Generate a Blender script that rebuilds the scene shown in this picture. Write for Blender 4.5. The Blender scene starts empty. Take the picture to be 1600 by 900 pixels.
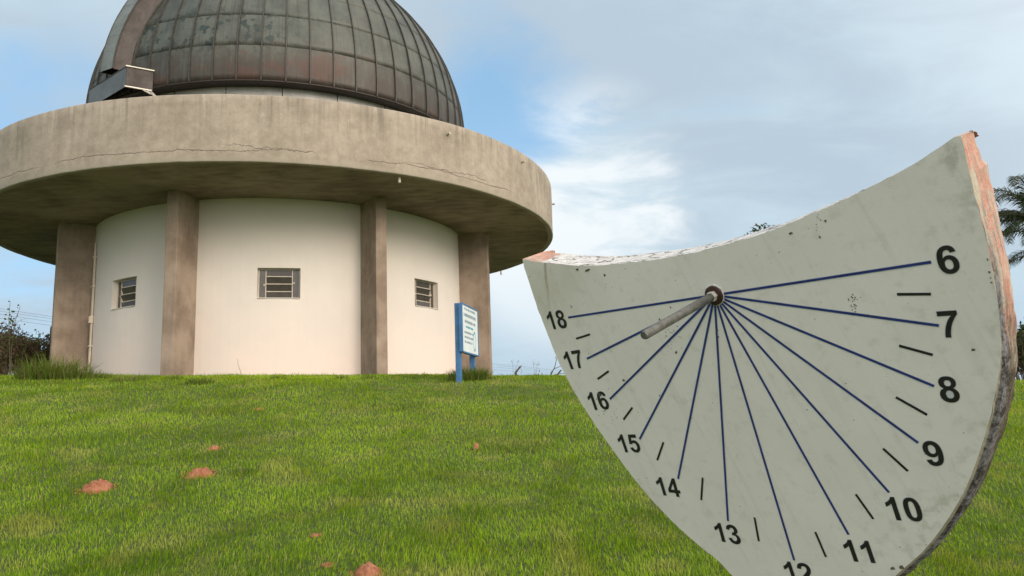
import bpy, math, random
import numpy as np
from math import sin, cos, pi, radians as rad, sqrt, atan2
from mathutils import Vector, Matrix, noise
from mathutils.geometry import tessellate_polygon
random.seed(7); np.random.seed(7)
S = bpy.context.scene
COL = S.collection

# ------------------------------------------------------------------ camera
PITCH, ROLL, FPX = 0.1686, -0.0348, 1223.7            # focal length in pixels of a 1600 px wide picture
fw = np.array([0, cos(PITCH), sin(PITCH)]); up0 = np.array([0, -sin(PITCH), cos(PITCH)]); rt0 = np.array([1., 0, 0])
RT = cos(ROLL)*rt0 + sin(ROLL)*up0; UP = -sin(ROLL)*rt0 + cos(ROLL)*up0
cam = bpy.data.objects.new('camera', bpy.data.cameras.new('camera'))
COL.objects.link(cam); S.camera = cam
cam.matrix_world = Matrix([[RT[i], UP[i], -fw[i], 0] for i in range(3)] + [[0, 0, 0, 1]])
cam.data.sensor_width = 36; cam.data.lens = FPX/1600*36
cam.data.clip_start = .05; cam.data.clip_end = 9000

# ------------------------------------------------------------------ light
SUN_EL = rad(20.0)
SUN_H = Vector((0.70, -0.714, 0)).normalized()        # horizontal direction towards the sun (west, behind the camera)
SUN_DIR = Vector((SUN_H.x*cos(SUN_EL), SUN_H.y*cos(SUN_EL), sin(SUN_EL)))
sl = bpy.data.lights.new('sun', 'SUN'); sl.energy = 1.20; sl.angle = rad(22); sl.color = (1.0, .84, .70)
sun = bpy.data.objects.new('sun', sl); COL.objects.link(sun)
sun.rotation_euler = SUN_DIR.to_track_quat('Z', 'Y').to_euler()
S.view_settings.view_transform = 'Standard'; S.view_settings.look = 'None'
S.view_settings.exposure = 0.62; S.view_settings.gamma = 1.0
S.render.engine = 'CYCLES'
S.cycles.max_bounces = 6; S.cycles.diffuse_bounces = 3; S.cycles.transmission_bounces = 4; S.cycles.transparent_max_bounces = 4

def ray(u, v):                                         # direction in the world of a pixel of the photograph (used to survey where things stand)
    return RT*((u-800)/FPX) + UP*(-(v-450)/FPX) + fw

class NT:                                              # small node helper
    def __init__(s, tree): s.t = tree; s.n = tree.nodes; s.l = tree.links
    def new(s, ty, **kw):
        n = s.n.new(ty)
        for k, v in kw.items(): setattr(n, k, v)
        return n
    def put(s, sock, v):
        if isinstance(v, bpy.types.NodeSocket): s.l.new(v, sock)
        else:
            if hasattr(sock.default_value, '__len__') and not hasattr(v, '__len__'): v = [v]*len(sock.default_value)
            if hasattr(sock.default_value, '__len__') and len(sock.default_value) == 4 and len(v) == 3: v = tuple(v)+(1,)
            sock.default_value = v
    def math(s, op, a, b=None, c=None, clamp=False):
        n = s.new('ShaderNodeMath', operation=op); n.use_clamp = clamp
        s.put(n.inputs[0], a)
        if b is not None: s.put(n.inputs[1], b)
        if c is not None: s.put(n.inputs[2], c)
        return n.outputs[0]
    def vmath(s, op, a, b=None, out=0):
        n = s.new('ShaderNodeVectorMath', operation=op); s.put(n.inputs[0], a)
        if b is not None: s.put(n.inputs[1], b)
        return n.outputs[out]
    def ramp(s, f, a, b, lo=0., hi=1.):                # smooth step of f from a..b to lo..hi
        n = s.new('ShaderNodeMapRange', interpolation_type='SMOOTHSTEP')
        s.put(n.inputs[0], f); s.put(n.inputs[1], a); s.put(n.inputs[2], b); s.put(n.inputs[3], lo); s.put(n.inputs[4], hi)
        return n.outputs[0]
    def mix(s, f, a, b, mode='MIX'):
        n = s.new('ShaderNodeMix', data_type='RGBA', blend_type=mode); n.clamp_factor = True
        s.put(n.inputs[0], f); s.put(n.inputs[6], a); s.put(n.inputs[7], b); return n.outputs[2]
    def noise(s, vec, scale, detail=4, rough=.55, dist=0., out=0):
        n = s.new('ShaderNodeTexNoise'); s.put(n.inputs['Vector'], vec)
        n.inputs['Scale'].default_value = scale; n.inputs['Detail'].default_value = detail
        n.inputs['Roughness'].default_value = rough; n.inputs['Distortion'].default_value = dist
        return n.outputs[out]
    def scale(s, vec, xyz, off=(0, 0, 0)):
        n = s.new('ShaderNodeMapping'); s.put(n.inputs[0], vec); n.inputs['Scale'].default_value = xyz; n.inputs['Location'].default_value = off
        return n.outputs[0]
    def sep(s, vec):
        n = s.new('ShaderNodeSeparateXYZ'); s.put(n.inputs[0], vec); return n.outputs
    def comb(s, x, y, z):
        n = s.new('ShaderNodeCombineXYZ'); s.put(n.inputs[0], x); s.put(n.inputs[1], y); s.put(n.inputs[2], z); return n.outputs[0]

# ------------------------------------------------------------------ sky
W = bpy.data.worlds.new('World'); S.world = W; W.use_nodes = True
nt = NT(W.node_tree); W.node_tree.nodes.clear()
sky = nt.new('ShaderNodeTexSky', sky_type='NISHITA'); sky.sun_disc = False
sky.sun_elevation = SUN_EL; sky.sun_rotation = atan2(SUN_DIR.x, SUN_DIR.y)
sky.air_density = 1.0; sky.dust_density = .6; sky.ozone_density = 2.0
dirv = nt.vmath('NORMALIZE', nt.new('ShaderNodeTexCoord').outputs['Generated'])
dx, dy, dz = nt.sep(dirv)
# clouds lie on a high flat sheet: project the direction on it so that they shrink towards the horizon
den = nt.math('ADD', nt.math('MAXIMUM', dz, 0.0), .22)
cp = nt.comb(nt.math('DIVIDE', dx, den), nt.math('DIVIDE', dy, den), 0.0)
n1 = nt.noise(nt.scale(cp, (1, 1.25, 1), (3.1, .7, 0)), .62, 7, .52, .35)
n2 = nt.noise(nt.scale(cp, (1, 1.5, 1), (9.3, 5.1, 0)), 2.6, 8, .60, .5)
n3 = nt.noise(nt.scale(cp, (1, 1.2, 1), (2.3, 8.1, 0)), .9, 5, .5, .3)
def lobe(u, v, deg):                                   # where the photograph's clouds part or thicken
    d = ray(u, v); d = d/np.linalg.norm(d)
    dist = nt.vmath('DISTANCE', dirv, tuple(float(k) for k in d), out=1)
    return nt.ramp(dist, 0.0, rad(deg), 1.0, 0.0)
blue = nt.math('MULTIPLY', lobe(790, 150, 12), .55)
blue = nt.math('ADD', blue, nt.math('MULTIPLY', lobe(70, 210, 13), .36))
blue = nt.math('ADD', blue, nt.math('MULTIPLY', lobe(1130, 110, 12), .22))
blue = nt.math('ADD', blue, nt.math('MULTIPLY', lobe(60, 480, 12), .25))
blue = nt.math('SUBTRACT', blue, nt.math('MULTIPLY', lobe(900, 370, 10), .22))
wisp = nt.math('ADD', nt.math('MULTIPLY', n1, .45), nt.math('MULTIPLY', n2, .55))
cover = nt.math('SUBTRACT', nt.math('ADD', wisp, .32), nt.math('MULTIPLY', blue, .85))
cover = nt.ramp(cover, .40, .74, .08, 1.0)
thick = nt.math('SUBTRACT', nt.math('ADD', nt.math('MULTIPLY', n3, .6), nt.math('MULTIPLY', n2, .4)), 0.0)
bright = nt.math('MULTIPLY', nt.ramp(lobe(900, 355, 15), .1, .55), nt.ramp(nt.math('ADD', nt.math('MULTIPLY', n2, .6), nt.math('MULTIPLY', nt.vmath('DOT_PRODUCT', dirv, tuple(RT*-.8 + UP*-.3), out=1), 1.5)), -.02, .16))
cloud = nt.mix(nt.ramp(thick, .40, .58), (.385, .480, .545), (.325, .400, .470))
cloud = nt.mix(nt.math('MULTIPLY', bright, .95), cloud, (.60, .64, .66))
lowband = nt.ramp(dz, .02, .24, 1.0, 0.0)
cloud = nt.mix(nt.math('MULTIPLY', lowband, .6), cloud, (.31, .42, .51))
# the western sky, where the sun stands behind thin cloud, is made brighter and warmer, out of view, to lift the shaded dial face
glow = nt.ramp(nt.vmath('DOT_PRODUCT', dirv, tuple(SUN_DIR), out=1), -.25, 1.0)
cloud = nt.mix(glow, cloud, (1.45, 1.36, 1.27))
skyc = nt.mix(1.0, sky.outputs[0], (.085, .092, .097), 'MULTIPLY')
skyc = nt.mix(.6, skyc, (.245, .45, .66))
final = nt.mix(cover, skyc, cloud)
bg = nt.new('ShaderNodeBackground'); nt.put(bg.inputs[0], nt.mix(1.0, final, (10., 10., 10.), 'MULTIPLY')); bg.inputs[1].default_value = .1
nt.l.new(bg.outputs[0], nt.new('ShaderNodeOutputWorld').inputs[0])

# ------------------------------------------------------------------ helpers
def tag(o, label=None, cat=None, group=None, kind=None):
    if label: o['label'] = label
    if cat: o['category'] = cat
    if group: o['group'] = group
    if kind: o['kind'] = kind
    return o
def empty(name, loc=(0, 0, 0)):
    o = bpy.data.objects.new(name, None); o.location = loc; o.empty_display_size = .2; COL.objects.link(o); return o
def link(name, me, parent=None, mw=None):
    o = bpy.data.objects.new(name, me); COL.objects.link(o)
    if parent is not None:
        o.parent = parent
    if mw is not None: o.matrix_basis = mw
    return o
class MB:
    def __init__(s): s.v = []; s.f = []
    def add(s, vs, fs):
        b = len(s.v); s.v += [tuple(float(c) for c in v) for v in vs]; s.f += [tuple(b+i for i in f) for f in fs]; return s
    def box(s, c, h, ax=None):                          # centre, half sizes, optional axes (3 vectors)
        ax = ax or (Vector((1, 0, 0)), Vector((0, 1, 0)), Vector((0, 0, 1))); c = Vector(c)
        vs = [c+ax[0]*(h[0]*i)+ax[1]*(h[1]*j)+ax[2]*(h[2]*k) for i in (-1, 1) for j in (-1, 1) for k in (-1, 1)]
        return s.add(vs, [(0, 1, 3, 2), (4, 6, 7, 5), (0, 4, 5, 1), (2, 3, 7, 6), (0, 2, 6, 4), (1, 5, 7, 3)])
    def tube(s, pts, r, n=6, cap=True):
        pts = [Vector(p) for p in pts]; rs = r if hasattr(r, '__len__') else [r]*len(pts)
        b = len(s.v); prev = None
        for i, p in enumerate(pts):
            t = (pts[min(i+1, len(pts)-1)]-pts[max(i-1, 0)]).normalized()
            a = prev if prev is not None else (Vector((0, 0, 1)) if abs(t.z) < .9 else Vector((1, 0, 0)))
            x = (a - t*a.dot(t)).normalized(); prev = x; y = t.cross(x)
            for k in range(n):
                q = p+(x*cos(2*pi*k/n)+y*sin(2*pi*k/n))*rs[i]; s.v.append(tuple(q))
        for i in range(len(pts)-1):
            for k in range(n):
                s.f.append((b+i*n+k, b+i*n+(k+1) % n, b+(i+1)*n+(k+1) % n, b+(i+1)*n+k))
        if cap:
            s.f.append(tuple(b+k for k in reversed(range(n)))); e = b+(len(pts)-1)*n; s.f.append(tuple(e+k for k in range(n)))
        return s
    def mesh(s, name, mat, smooth=False, bevel=0):
        me = bpy.data.meshes.new(name); me.from_pydata(s.v, [], s.f); me.update()
        if mat: me.materials.append(mat)
        if smooth: me.shade_smooth()
        return me
    def build(s, name, mat, parent=None, smooth=False, bevel=0, mw=None):
        o = link(name, s.mesh(name, mat, smooth), parent, mw)
        if bevel:
            m = o.modifiers.new('bevel', 'BEVEL'); m.width = bevel; m.segments = 2; m.limit_method = 'ANGLE'; m.angle_limit = rad(40)
        return o
def npmesh(name, V, F, mat, smooth=False, attr=None):   # big meshes: V (n,3), F (m,k) all the same size
    me = bpy.data.meshes.new(name); V = np.asarray(V, dtype=np.float32); F = np.asarray(F, dtype=np.int32)
    me.vertices.add(len(V)); me.vertices.foreach_set('co', V.ravel())
    k = F.shape[1]; me.loops.add(F.size); me.loops.foreach_set('vertex_index', F.ravel())
    me.polygons.add(len(F)); me.polygons.foreach_set('loop_start', np.arange(0, F.size, k, dtype=np.int32))
    me.update(calc_edges=True)
    if attr:
        for an, av in attr.items():
            a = me.attributes.new(an, 'FLOAT', 'POINT'); a.data.foreach_set('value', np.asarray(av, dtype=np.float32))
    if mat: me.materials.append(mat)
    if smooth: me.shade_smooth()
    return me
def material(name):
    m = bpy.data.materials.new(name); m.use_nodes = True; m.node_tree.nodes.clear(); n = NT(m.node_tree)
    b = n.new('ShaderNodeBsdfPrincipled'); o = n.new('ShaderNodeOutputMaterial'); n.l.new(b.outputs[0], o.inputs[0])
    return m, n, b
def bump(n, b, h, strength=.4, dist=.01):
    k = n.new('ShaderNodeBump'); k.inputs['Strength'].default_value = strength; k.inputs['Distance'].default_value = dist
    n.put(k.inputs['Height'], h); n.l.new(k.outputs[0], b.inputs['Normal'])
def plain(name, col, rough=.6, metal=0., var=.15, scale=6., bumpd=.002, spec=.5):
    m, n, b = material(name)
    p = n.new('ShaderNodeNewGeometry').outputs['Position']
    a = n.noise(p, scale, 5, .6); c2 = n.noise(p, scale*9, 3, .6)
    f = n.math('ADD', n.math('MULTIPLY', a, .7), n.math('MULTIPLY', c2, .3))
    n.put(b.inputs['Base Color'], n.mix(n.ramp(f, .3, .7), tuple(c*(1-var) for c in col), tuple(min(1, c*(1+var)) for c in col)))
    b.inputs['Roughness'].default_value = rough; b.inputs['Metallic'].default_value = metal; b.inputs['Specular IOR Level'].default_value = spec
    if bumpd: bump(n, b, c2, .5, bumpd)
    return m

# ------------------------------------------------------------------ building axis (surveyed from the photograph)
BX, BY = -5.2339, 18.1129; RO = 6.2412; ZT, ZB = 5.3698, 4.2325; RW = 4.1129; RP = 4.775; CW = .1125; TH0 = .2410
def cyl(th, R, z, t=0.): return Vector((BX+R*sin(th)+t*cos(th), BY-R*cos(th)+t*sin(th), z))

# ------------------------------------------------------------------ terrain
def sstep(a, b, x):
    t = np.clip((x-a)/(b-a), 0, 1); return t*t*(3-2*t)
def terrain(x, y):
    x = np.asarray(x, float); y = np.asarray(y, float)
    xc = 25*np.tanh(x/25)
    zc = .735-.035*xc-.0015*np.clip(xc, 0, 12)**2
    g = np.where(y < 10, .1965*(np.maximum(y, -30)), 0)
    yy = np.clip(y, 10, 13); e = 1.965+.1965*(yy-10)-(.1965-.055)*(yy-10)**2/6
    g = np.where(y < 10, g, e)
    e2 = np.clip(y-13, 0, 1.6); g = g+.055*e2-.055*e2**2/3.2
    g = g-.04*np.clip(y-17, 0, 80)
    tilt = sstep(-4, 13, y)
    z = -1.615+g + (zc-.735)*tilt
    z = z + .012*np.sin(x*1.7+y*.6)*np.sin(y*1.3-x*.4)+.02*np.sin(x*.53+2)*np.sin(y*.71)
    return z
def hit(u, v, near=2.0, far=40.0):                     # point of the ground seen at a pixel of the photograph
    d = ray(u, v); d = d/d[1]; prev = near
    for y in np.arange(near, far, .02):
        if d[2]*y < terrain(d[0]*y, y): return Vector((d[0]*y, y, float(terrain(d[0]*y, y))))
    return Vector((d[0]*far, far, 0))

mg, n, b = material('lawn_soil')
p = n.new('ShaderNodeNewGeometry').outputs['Position']
a1 = n.noise(p, .9, 5, .6); a2 = n.noise(p, 30, 6, .7)
c = n.mix(n.ramp(a2, .35, .65), (.030, .050, .006), (.085, .120, .016))
c = n.mix(n.ramp(a1, .62, .75), c, (.12, .085, .045))
n.put(b.inputs['Base Color'], c); b.inputs['Roughness'].default_value = .95; bump(n, b, a2, .8, .03)
def axis(lo, hi, st, far):
    a = np.arange(lo, hi+1e-6, st); out = []; d = st
    while (a[-1] if not out else out[-1]) < far: d *= 1.35; out.append((a[-1] if not out else out[-1])+d)
    neg = []; d = st
    while (a[0] if not neg else neg[-1]) > -far: d *= 1.35; neg.append((a[0] if not neg else neg[-1])-d)
    return np.array(neg[::-1]+list(a)+out)
gx = axis(-14, 12, .25, 4000); gy = axis(-2, 20, .2, 4000)
XX, YY = np.meshgrid(gx, gy, indexing='ij'); ZZ = terrain(XX, YY)
nx_, ny_ = len(gx), len(gy); idx = np.arange(nx_*ny_).reshape(nx_, ny_)
F = np.stack([idx[:-1, :-1], idx[1:, :-1], idx[1:, 1:], idx[:-1, 1:]], -1).reshape(-1, 4)
tag(link('ground', npmesh('ground', np.stack([XX.ravel(), YY.ravel(), ZZ.ravel()], 1), F, mg, True)), 'grass covered hillside rising to the round building', kind='structure')

# ------------------------------------------------------------------ lawn
def leafmat(name, dark, light, dry, trans=.35, rough=.5, dryamt=1.0):
    m, n, b = material(name)
    at = n.new('ShaderNodeAttribute', attribute_name='tone').outputs['Fac']
    at2 = n.new('ShaderNodeAttribute', attribute_name='dry').outputs['Fac']
    c = n.mix(at, dark, light); c = n.mix(n.math('MULTIPLY', at2, dryamt), c, dry)
    n.put(b.inputs['Base Color'], c); b.inputs['Roughness'].default_value = rough; b.inputs['Specular IOR Level'].default_value = .12
    t = n.new('ShaderNodeBsdfTranslucent'); n.put(t.inputs[0], n.mix(1.0, c, (1.3, 1.25, .35), 'MULTIPLY'))
    ms = n.new('ShaderNodeMixShader'); ms.inputs[0].default_value = trans
    n.l.new(b.outputs[0], ms.inputs[1]); n.l.new(t.outputs[0], ms.inputs[2])
    out = [k for k in n.n if k.type == 'OUTPUT_MATERIAL'][0]; n.l.new(ms.outputs[0], out.inputs[0])
    return m
GRASS = leafmat('grass_blade', (.082, .165, .007), (.300, .445, .020), (.42, .38, .12))
TALL = leafmat('tall_grass_blade', (.055, .105, .014), (.170, .240, .045), (.26, .21, .10))
TAB = np.random.RandomState(3).rand(256, 256)
def vn(x, y, s, o=0.):                                  # vectorised value noise
    x = x*s+o+100; y = y*s+o*1.7+100; xi = np.floor(x).astype(int); yi = np.floor(y).astype(int)
    fx = x-xi; fy = y-yi; fx = fx*fx*(3-2*fx); fy = fy*fy*(3-2*fy)
    g = lambda a, c_: TAB[a % 256, c_ % 256]
    return (g(xi, yi)*(1-fx)+g(xi+1, yi)*fx)*(1-fy)+(g(xi, yi+1)*(1-fx)+g(xi+1, yi+1)*fx)*fy
def blades(x, y, z, L, w, lean, az, tone, dry, mat, name):
    N = len(x); dx = np.cos(az); dy = np.sin(az)
    fa = az+np.random.uniform(-.9, .9, N)+pi/2; wx = np.cos(fa)*w/2; wy = np.sin(fa)*w/2
    h1 = .55*L; h2 = L; o1 = lean*L*.25; o2 = lean*L*.95
    hh = np.sqrt(np.clip(1-(lean*.8)**2, .1, 1))
    V = np.empty((N, 5, 3))
    V[:, 0] = np.stack([x-wx, y-wy, z-.01], 1); V[:, 1] = np.stack([x+wx, y+wy, z-.01], 1)
    V[:, 2] = np.stack([x+dx*o1-wx*.8, y+dy*o1-wy*.8, z+h1*hh], 1); V[:, 3] = np.stack([x+dx*o1+wx*.8, y+dy*o1+wy*.8, z+h1*hh], 1)
    V[:, 4] = np.stack([x+dx*o2, y+dy*o2, z+h2*hh], 1)
    b = (np.arange(N)*5)[:, None]
    F = np.concatenate([b+[0, 1, 3], b+[0, 3, 2], b+[2, 3, 4]])
    return npmesh(name, V.reshape(-1, 3), F, mat, False, {'tone': np.repeat(tone, 5), 'dry': np.repeat(dry, 5)})
MOUNDS = []                                             # bare places: (x, y, r)
def in_building(x, y, m=0.): return np.hypot(x-BX, y-BY) < RW+m
mound_px = [(152, 765, 42, 15), (312, 743, 34, 12), (335, 703, 14, 7), (574, 899, 36, 18), (513, 886, 13, 4), (493, 839, 11, 4), (404, 641, 12, 4)]
for u, v, w, h in mound_px:
    P = hit(u, v); MOUNDS.append((P.x, P.y, w/1223.7*P.y*.5))
N = 600000
yy = 2.0*np.exp(np.random.rand(N)**.92*math.log(15.2/2.0)); xx = (np.random.rand(N)*2-1)*(yy*.76+1.4)
keep = ~in_building(xx, yy, .0)
for mx, my, mr in MOUNDS[:4]: keep &= (np.hypot(xx-mx, (yy-my)) > mr*(.62+.4*np.random.rand(N))) | (np.random.rand(N) < .06)
xx = xx[keep]; yy = yy[keep]; N = len(xx)
patch = vn(xx, yy, .7)*.5+vn(xx, yy, 2.3, 5)*.3+vn(xx, yy, 7, 9)*.2
clump = np.clip((vn(xx, yy, 3.1, 21)*.5+vn(xx, yy, 9, 31)*.5-.42)*3.2, 0, 1)
L = (.016+.018*np.random.rand(N)+.030*clump*np.random.rand(N))*(1+.25*(patch-.5))
L *= np.where(np.random.rand(N) < .03, 1.7, 1)
L *= 1+.5*sstep(12.6, 13.4, yy)
w = (.0020+.00042*yy)*np.random.uniform(.7, 1.3, N)
az = vn(xx, yy, 1.4, 3)*9+np.random.uniform(-1.5, 1.5, N)
tone = np.clip(.56+(patch-.5)*1.1+np.random.normal(0, .30, N)-.16*clump, 0, 1)
dry = np.where(np.random.rand(N) < .05, .9, np.clip((vn(xx, yy, 4, 50)-.62)*1.6, 0, .4))
me = blades(xx, yy, terrain(xx, yy), L, w, np.random.uniform(.1, .95, N), az, tone, dry, GRASS, 'lawn_grass')
tag(link('lawn_grass', me), 'short green lawn of fine blades covering the slope', 'grass', kind='stuff')

def tuft(name, cx, cy, rad_, n_, Lm, mat, label, cat, group=None, wd=.008, tone0=.35, dry0=.1, lean=(.1, .9)):
    r = rad_*np.sqrt(np.random.rand(n_)); a = np.random.rand(n_)*2*pi
    x = cx+r*np.cos(a); y = cy+r*np.sin(a)*.7
    L = Lm*np.random.uniform(.45, 1.1, n_)*(1-.35*(r/rad_)**2)
    me = blades(x, y, terrain(x, y), L, np.random.uniform(.6, 1.3, n_)*wd, np.random.uniform(lean[0], lean[1], n_), a+np.random.normal(0, .7, n_),
                np.clip(np.random.normal(tone0, .2, n_), 0, 1), np.where(np.random.rand(n_) < dry0, .9, .05), mat, name)
    me.transform(Matrix.Translation((-cx, -cy, -float(terrain(cx, cy)))))
    o = link(name, me); o.location = (cx, cy, float(terrain(cx, cy)))
    if 'patch' in label: o['kind'] = 'stuff'
    return tag(o, label, cat, group)

# ------------------------------------------------------------------ building materials
def cylcoords(n):                                      # (arc length, height, radius) about the building's axis
    P = n.new('ShaderNodeNewGeometry').outputs['Position']; q = n.vmath('SUBTRACT', P, (BX, BY, 0.)); x, y, z = n.sep(q)
    an = n.math('ARCTAN2', x, n.math('MULTIPLY', y, -1.0)); r = n.vmath('LENGTH', n.comb(x, y, 0.), out=1)
    return n.comb(n.math('MULTIPLY', an, 6.0), 0.0, z), z, r, an, P
CONC, n, b = material('cast_concrete')
uv, z, r, an, P = cylcoords(n)
s1 = n.noise(n.scale(uv, (5, 1, .55)), 1.3, 6, .6); s2 = n.noise(P, 1.1, 6, .6); s3 = n.noise(P, 40, 4, .7); s4 = n.noise(P, 7, 5, .65)
f = n.math('ADD', n.math('MULTIPLY', s1, .18), n.math('ADD', n.math('MULTIPLY', s2, .42), n.math('MULTIPLY', s4, .4)))
c = n.mix(n.ramp(f, .33, .67), (.255, .220, .172), (.400, .350, .285))
c = n.mix(n.math('MULTIPLY', n.ramp(s3, .50, .72), .35), c, (.20, .165, .125))
# grime runs under the top edge and a lichen tint; thin wandering cracks near the bottom edge
run = n.noise(n.scale(uv, (9, 1, .35), (4, 0, 2)), 1.2, 5, .7)
top = n.ramp(z, ZT-.95, ZT, 0., 1.)
c = n.mix(n.math('MULTIPLY', n.math('MULTIPLY', top, n.ramp(run, .47, .68)), .55), c, (.12, .11, .09))
pale = n.noise(n.scale(uv, (6, 1, .5), (14, 0, 7)), .9, 5, .6)
c = n.mix(n.math('MULTIPLY', n.ramp(pale, .62, .74), .40), c, (.52, .48, .39))
u0 = n.sep(uv)[0]
def crack(zc_, amp, seed, wdt, rng):
    k = n.noise(n.comb(n.math('MULTIPLY', u0, 1.0), seed, 0.), .8, 9, .68)
    h = n.math('ADD', zc_, n.math('MULTIPLY', n.math('SUBTRACT', k, .5), amp))
    wob = n.math('MULTIPLY', n.math('SUBTRACT', n.noise(P, 18, 3, .6), .5), .06)
    d = n.math('ABSOLUTE', n.math('SUBTRACT', n.math('ADD', z, wob), h))
    on = n.noise(n.comb(u0, seed+9, 0.), .55, 2, .5)
    return n.math('MULTIPLY', n.ramp(d, 0.0, wdt, 1., 0.), n.ramp(on, rng, rng+.06))
ck = n.math('MAXIMUM', crack(ZB+.19, .30, 3.0, .013, .40), crack(ZB+.24, .42, 17.0, .010, .50))
ck = n.math('MULTIPLY', ck, n.ramp(r, RO-.05, RO-.02))
c = n.mix(n.math('MULTIPLY', ck, n.ramp(s4, .35, .6, .15, .75)), c, (.07, .055, .04))
lip = n.math('MULTIPLY', n.ramp(z, ZB+.14, ZB+.02, 0., 1.), n.ramp(r, RO-.05, RO-.02))
c = n.mix(n.math('MULTIPLY', lip, .35), c, (.50, .46, .38))
n.put(b.inputs['Base Color'], c); b.inputs['Roughness'].default_value = .9; b.inputs['Specular IOR Level'].default_value = .25
bump(n, b, n.math('SUBTRACT', n.math('ADD', n.math('MULTIPLY', s3, .5), s4), n.math('MULTIPLY', ck, 1.5)), .55, .012)

SOFF, n, b = material('soffit_concrete')               # formwork underside, darker mottled brown
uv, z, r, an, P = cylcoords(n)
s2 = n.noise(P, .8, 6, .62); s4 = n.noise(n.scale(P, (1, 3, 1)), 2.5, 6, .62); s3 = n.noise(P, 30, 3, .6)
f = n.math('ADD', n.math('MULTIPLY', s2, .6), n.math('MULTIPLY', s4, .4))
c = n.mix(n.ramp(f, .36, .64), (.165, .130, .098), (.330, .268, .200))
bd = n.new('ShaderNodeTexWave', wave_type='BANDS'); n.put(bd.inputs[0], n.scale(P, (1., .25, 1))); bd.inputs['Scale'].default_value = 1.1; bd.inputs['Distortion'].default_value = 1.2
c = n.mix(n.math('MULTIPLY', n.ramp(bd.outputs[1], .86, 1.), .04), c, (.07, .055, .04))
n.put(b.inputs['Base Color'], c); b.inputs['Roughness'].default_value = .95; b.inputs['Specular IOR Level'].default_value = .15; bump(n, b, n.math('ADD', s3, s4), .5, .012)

COLM, n, b = material('column_concrete')
P = n.new('ShaderNodeNewGeometry').outputs['Position']
s2 = n.noise(P, 1.7, 6, .62); s4 = n.noise(n.scale(P, (7, 7, .7)), 1.2, 5, .6); s3 = n.noise(P, 55, 3, .7)
f = n.math('ADD', n.math('MULTIPLY', s2, .8), n.math('MULTIPLY', s4, .2))
c = n.mix(n.ramp(f, .34, .66), (.215, .165, .125), (.375, .298, .235))
c = n.mix(n.math('MULTIPLY', n.ramp(s3, .5, .75), .4), c, (.17, .12, .085))
n.put(b.inputs['Base Color'], c); b.inputs['Roughness'].default_value = .9; b.inputs['Specular IOR Level'].default_value = .2; bump(n, b, n.math('ADD', s3, s4), .5, .01)

WALL, n, b = material('cream_wall_paint')
uv, z, r, an, P = cylcoords(n)
s2 = n.noise(P, .9, 5, .6); s3 = n.noise(P, 60, 3, .6); s4 = n.noise(n.scale(uv, (4, 1, .5)), 1.5, 5, .6)
c = n.mix(n.ramp(s2, .3, .7), (.675, .635, .590), (.735, .690, .640))
slabshade = n.math('MULTIPLY', n.ramp(z, ZB-1.9, ZB+.1, 0., 1.), n.ramp(s2, .20, .70, .45, 1.))
c = n.mix(n.math('MULTIPLY', slabshade, .36), c, (.44, .42, .29))      # soft shade of the slab painted into the upper wall, greenish
sunwarm = n.math('MULTIPLY', n.ramp(z, 3.0, .7, 0., 1.), n.ramp(s2, .25, .7, .5, 1.))
c = n.mix(n.math('MULTIPLY', sunwarm, .55), c, (.80, .60, .50))     # warm sunlight painted as a pinkish tint low on the wall
n.put(b.inputs['Base Color'], c); b.inputs['Roughness'].default_value = .8; b.inputs['Specular IOR Level'].default_value = .25
bump(n, b, n.math('ADD', s3, n.math('MULTIPLY', n.noise(P, 3, 3, .5), 2.)), .35, .006)

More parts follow.
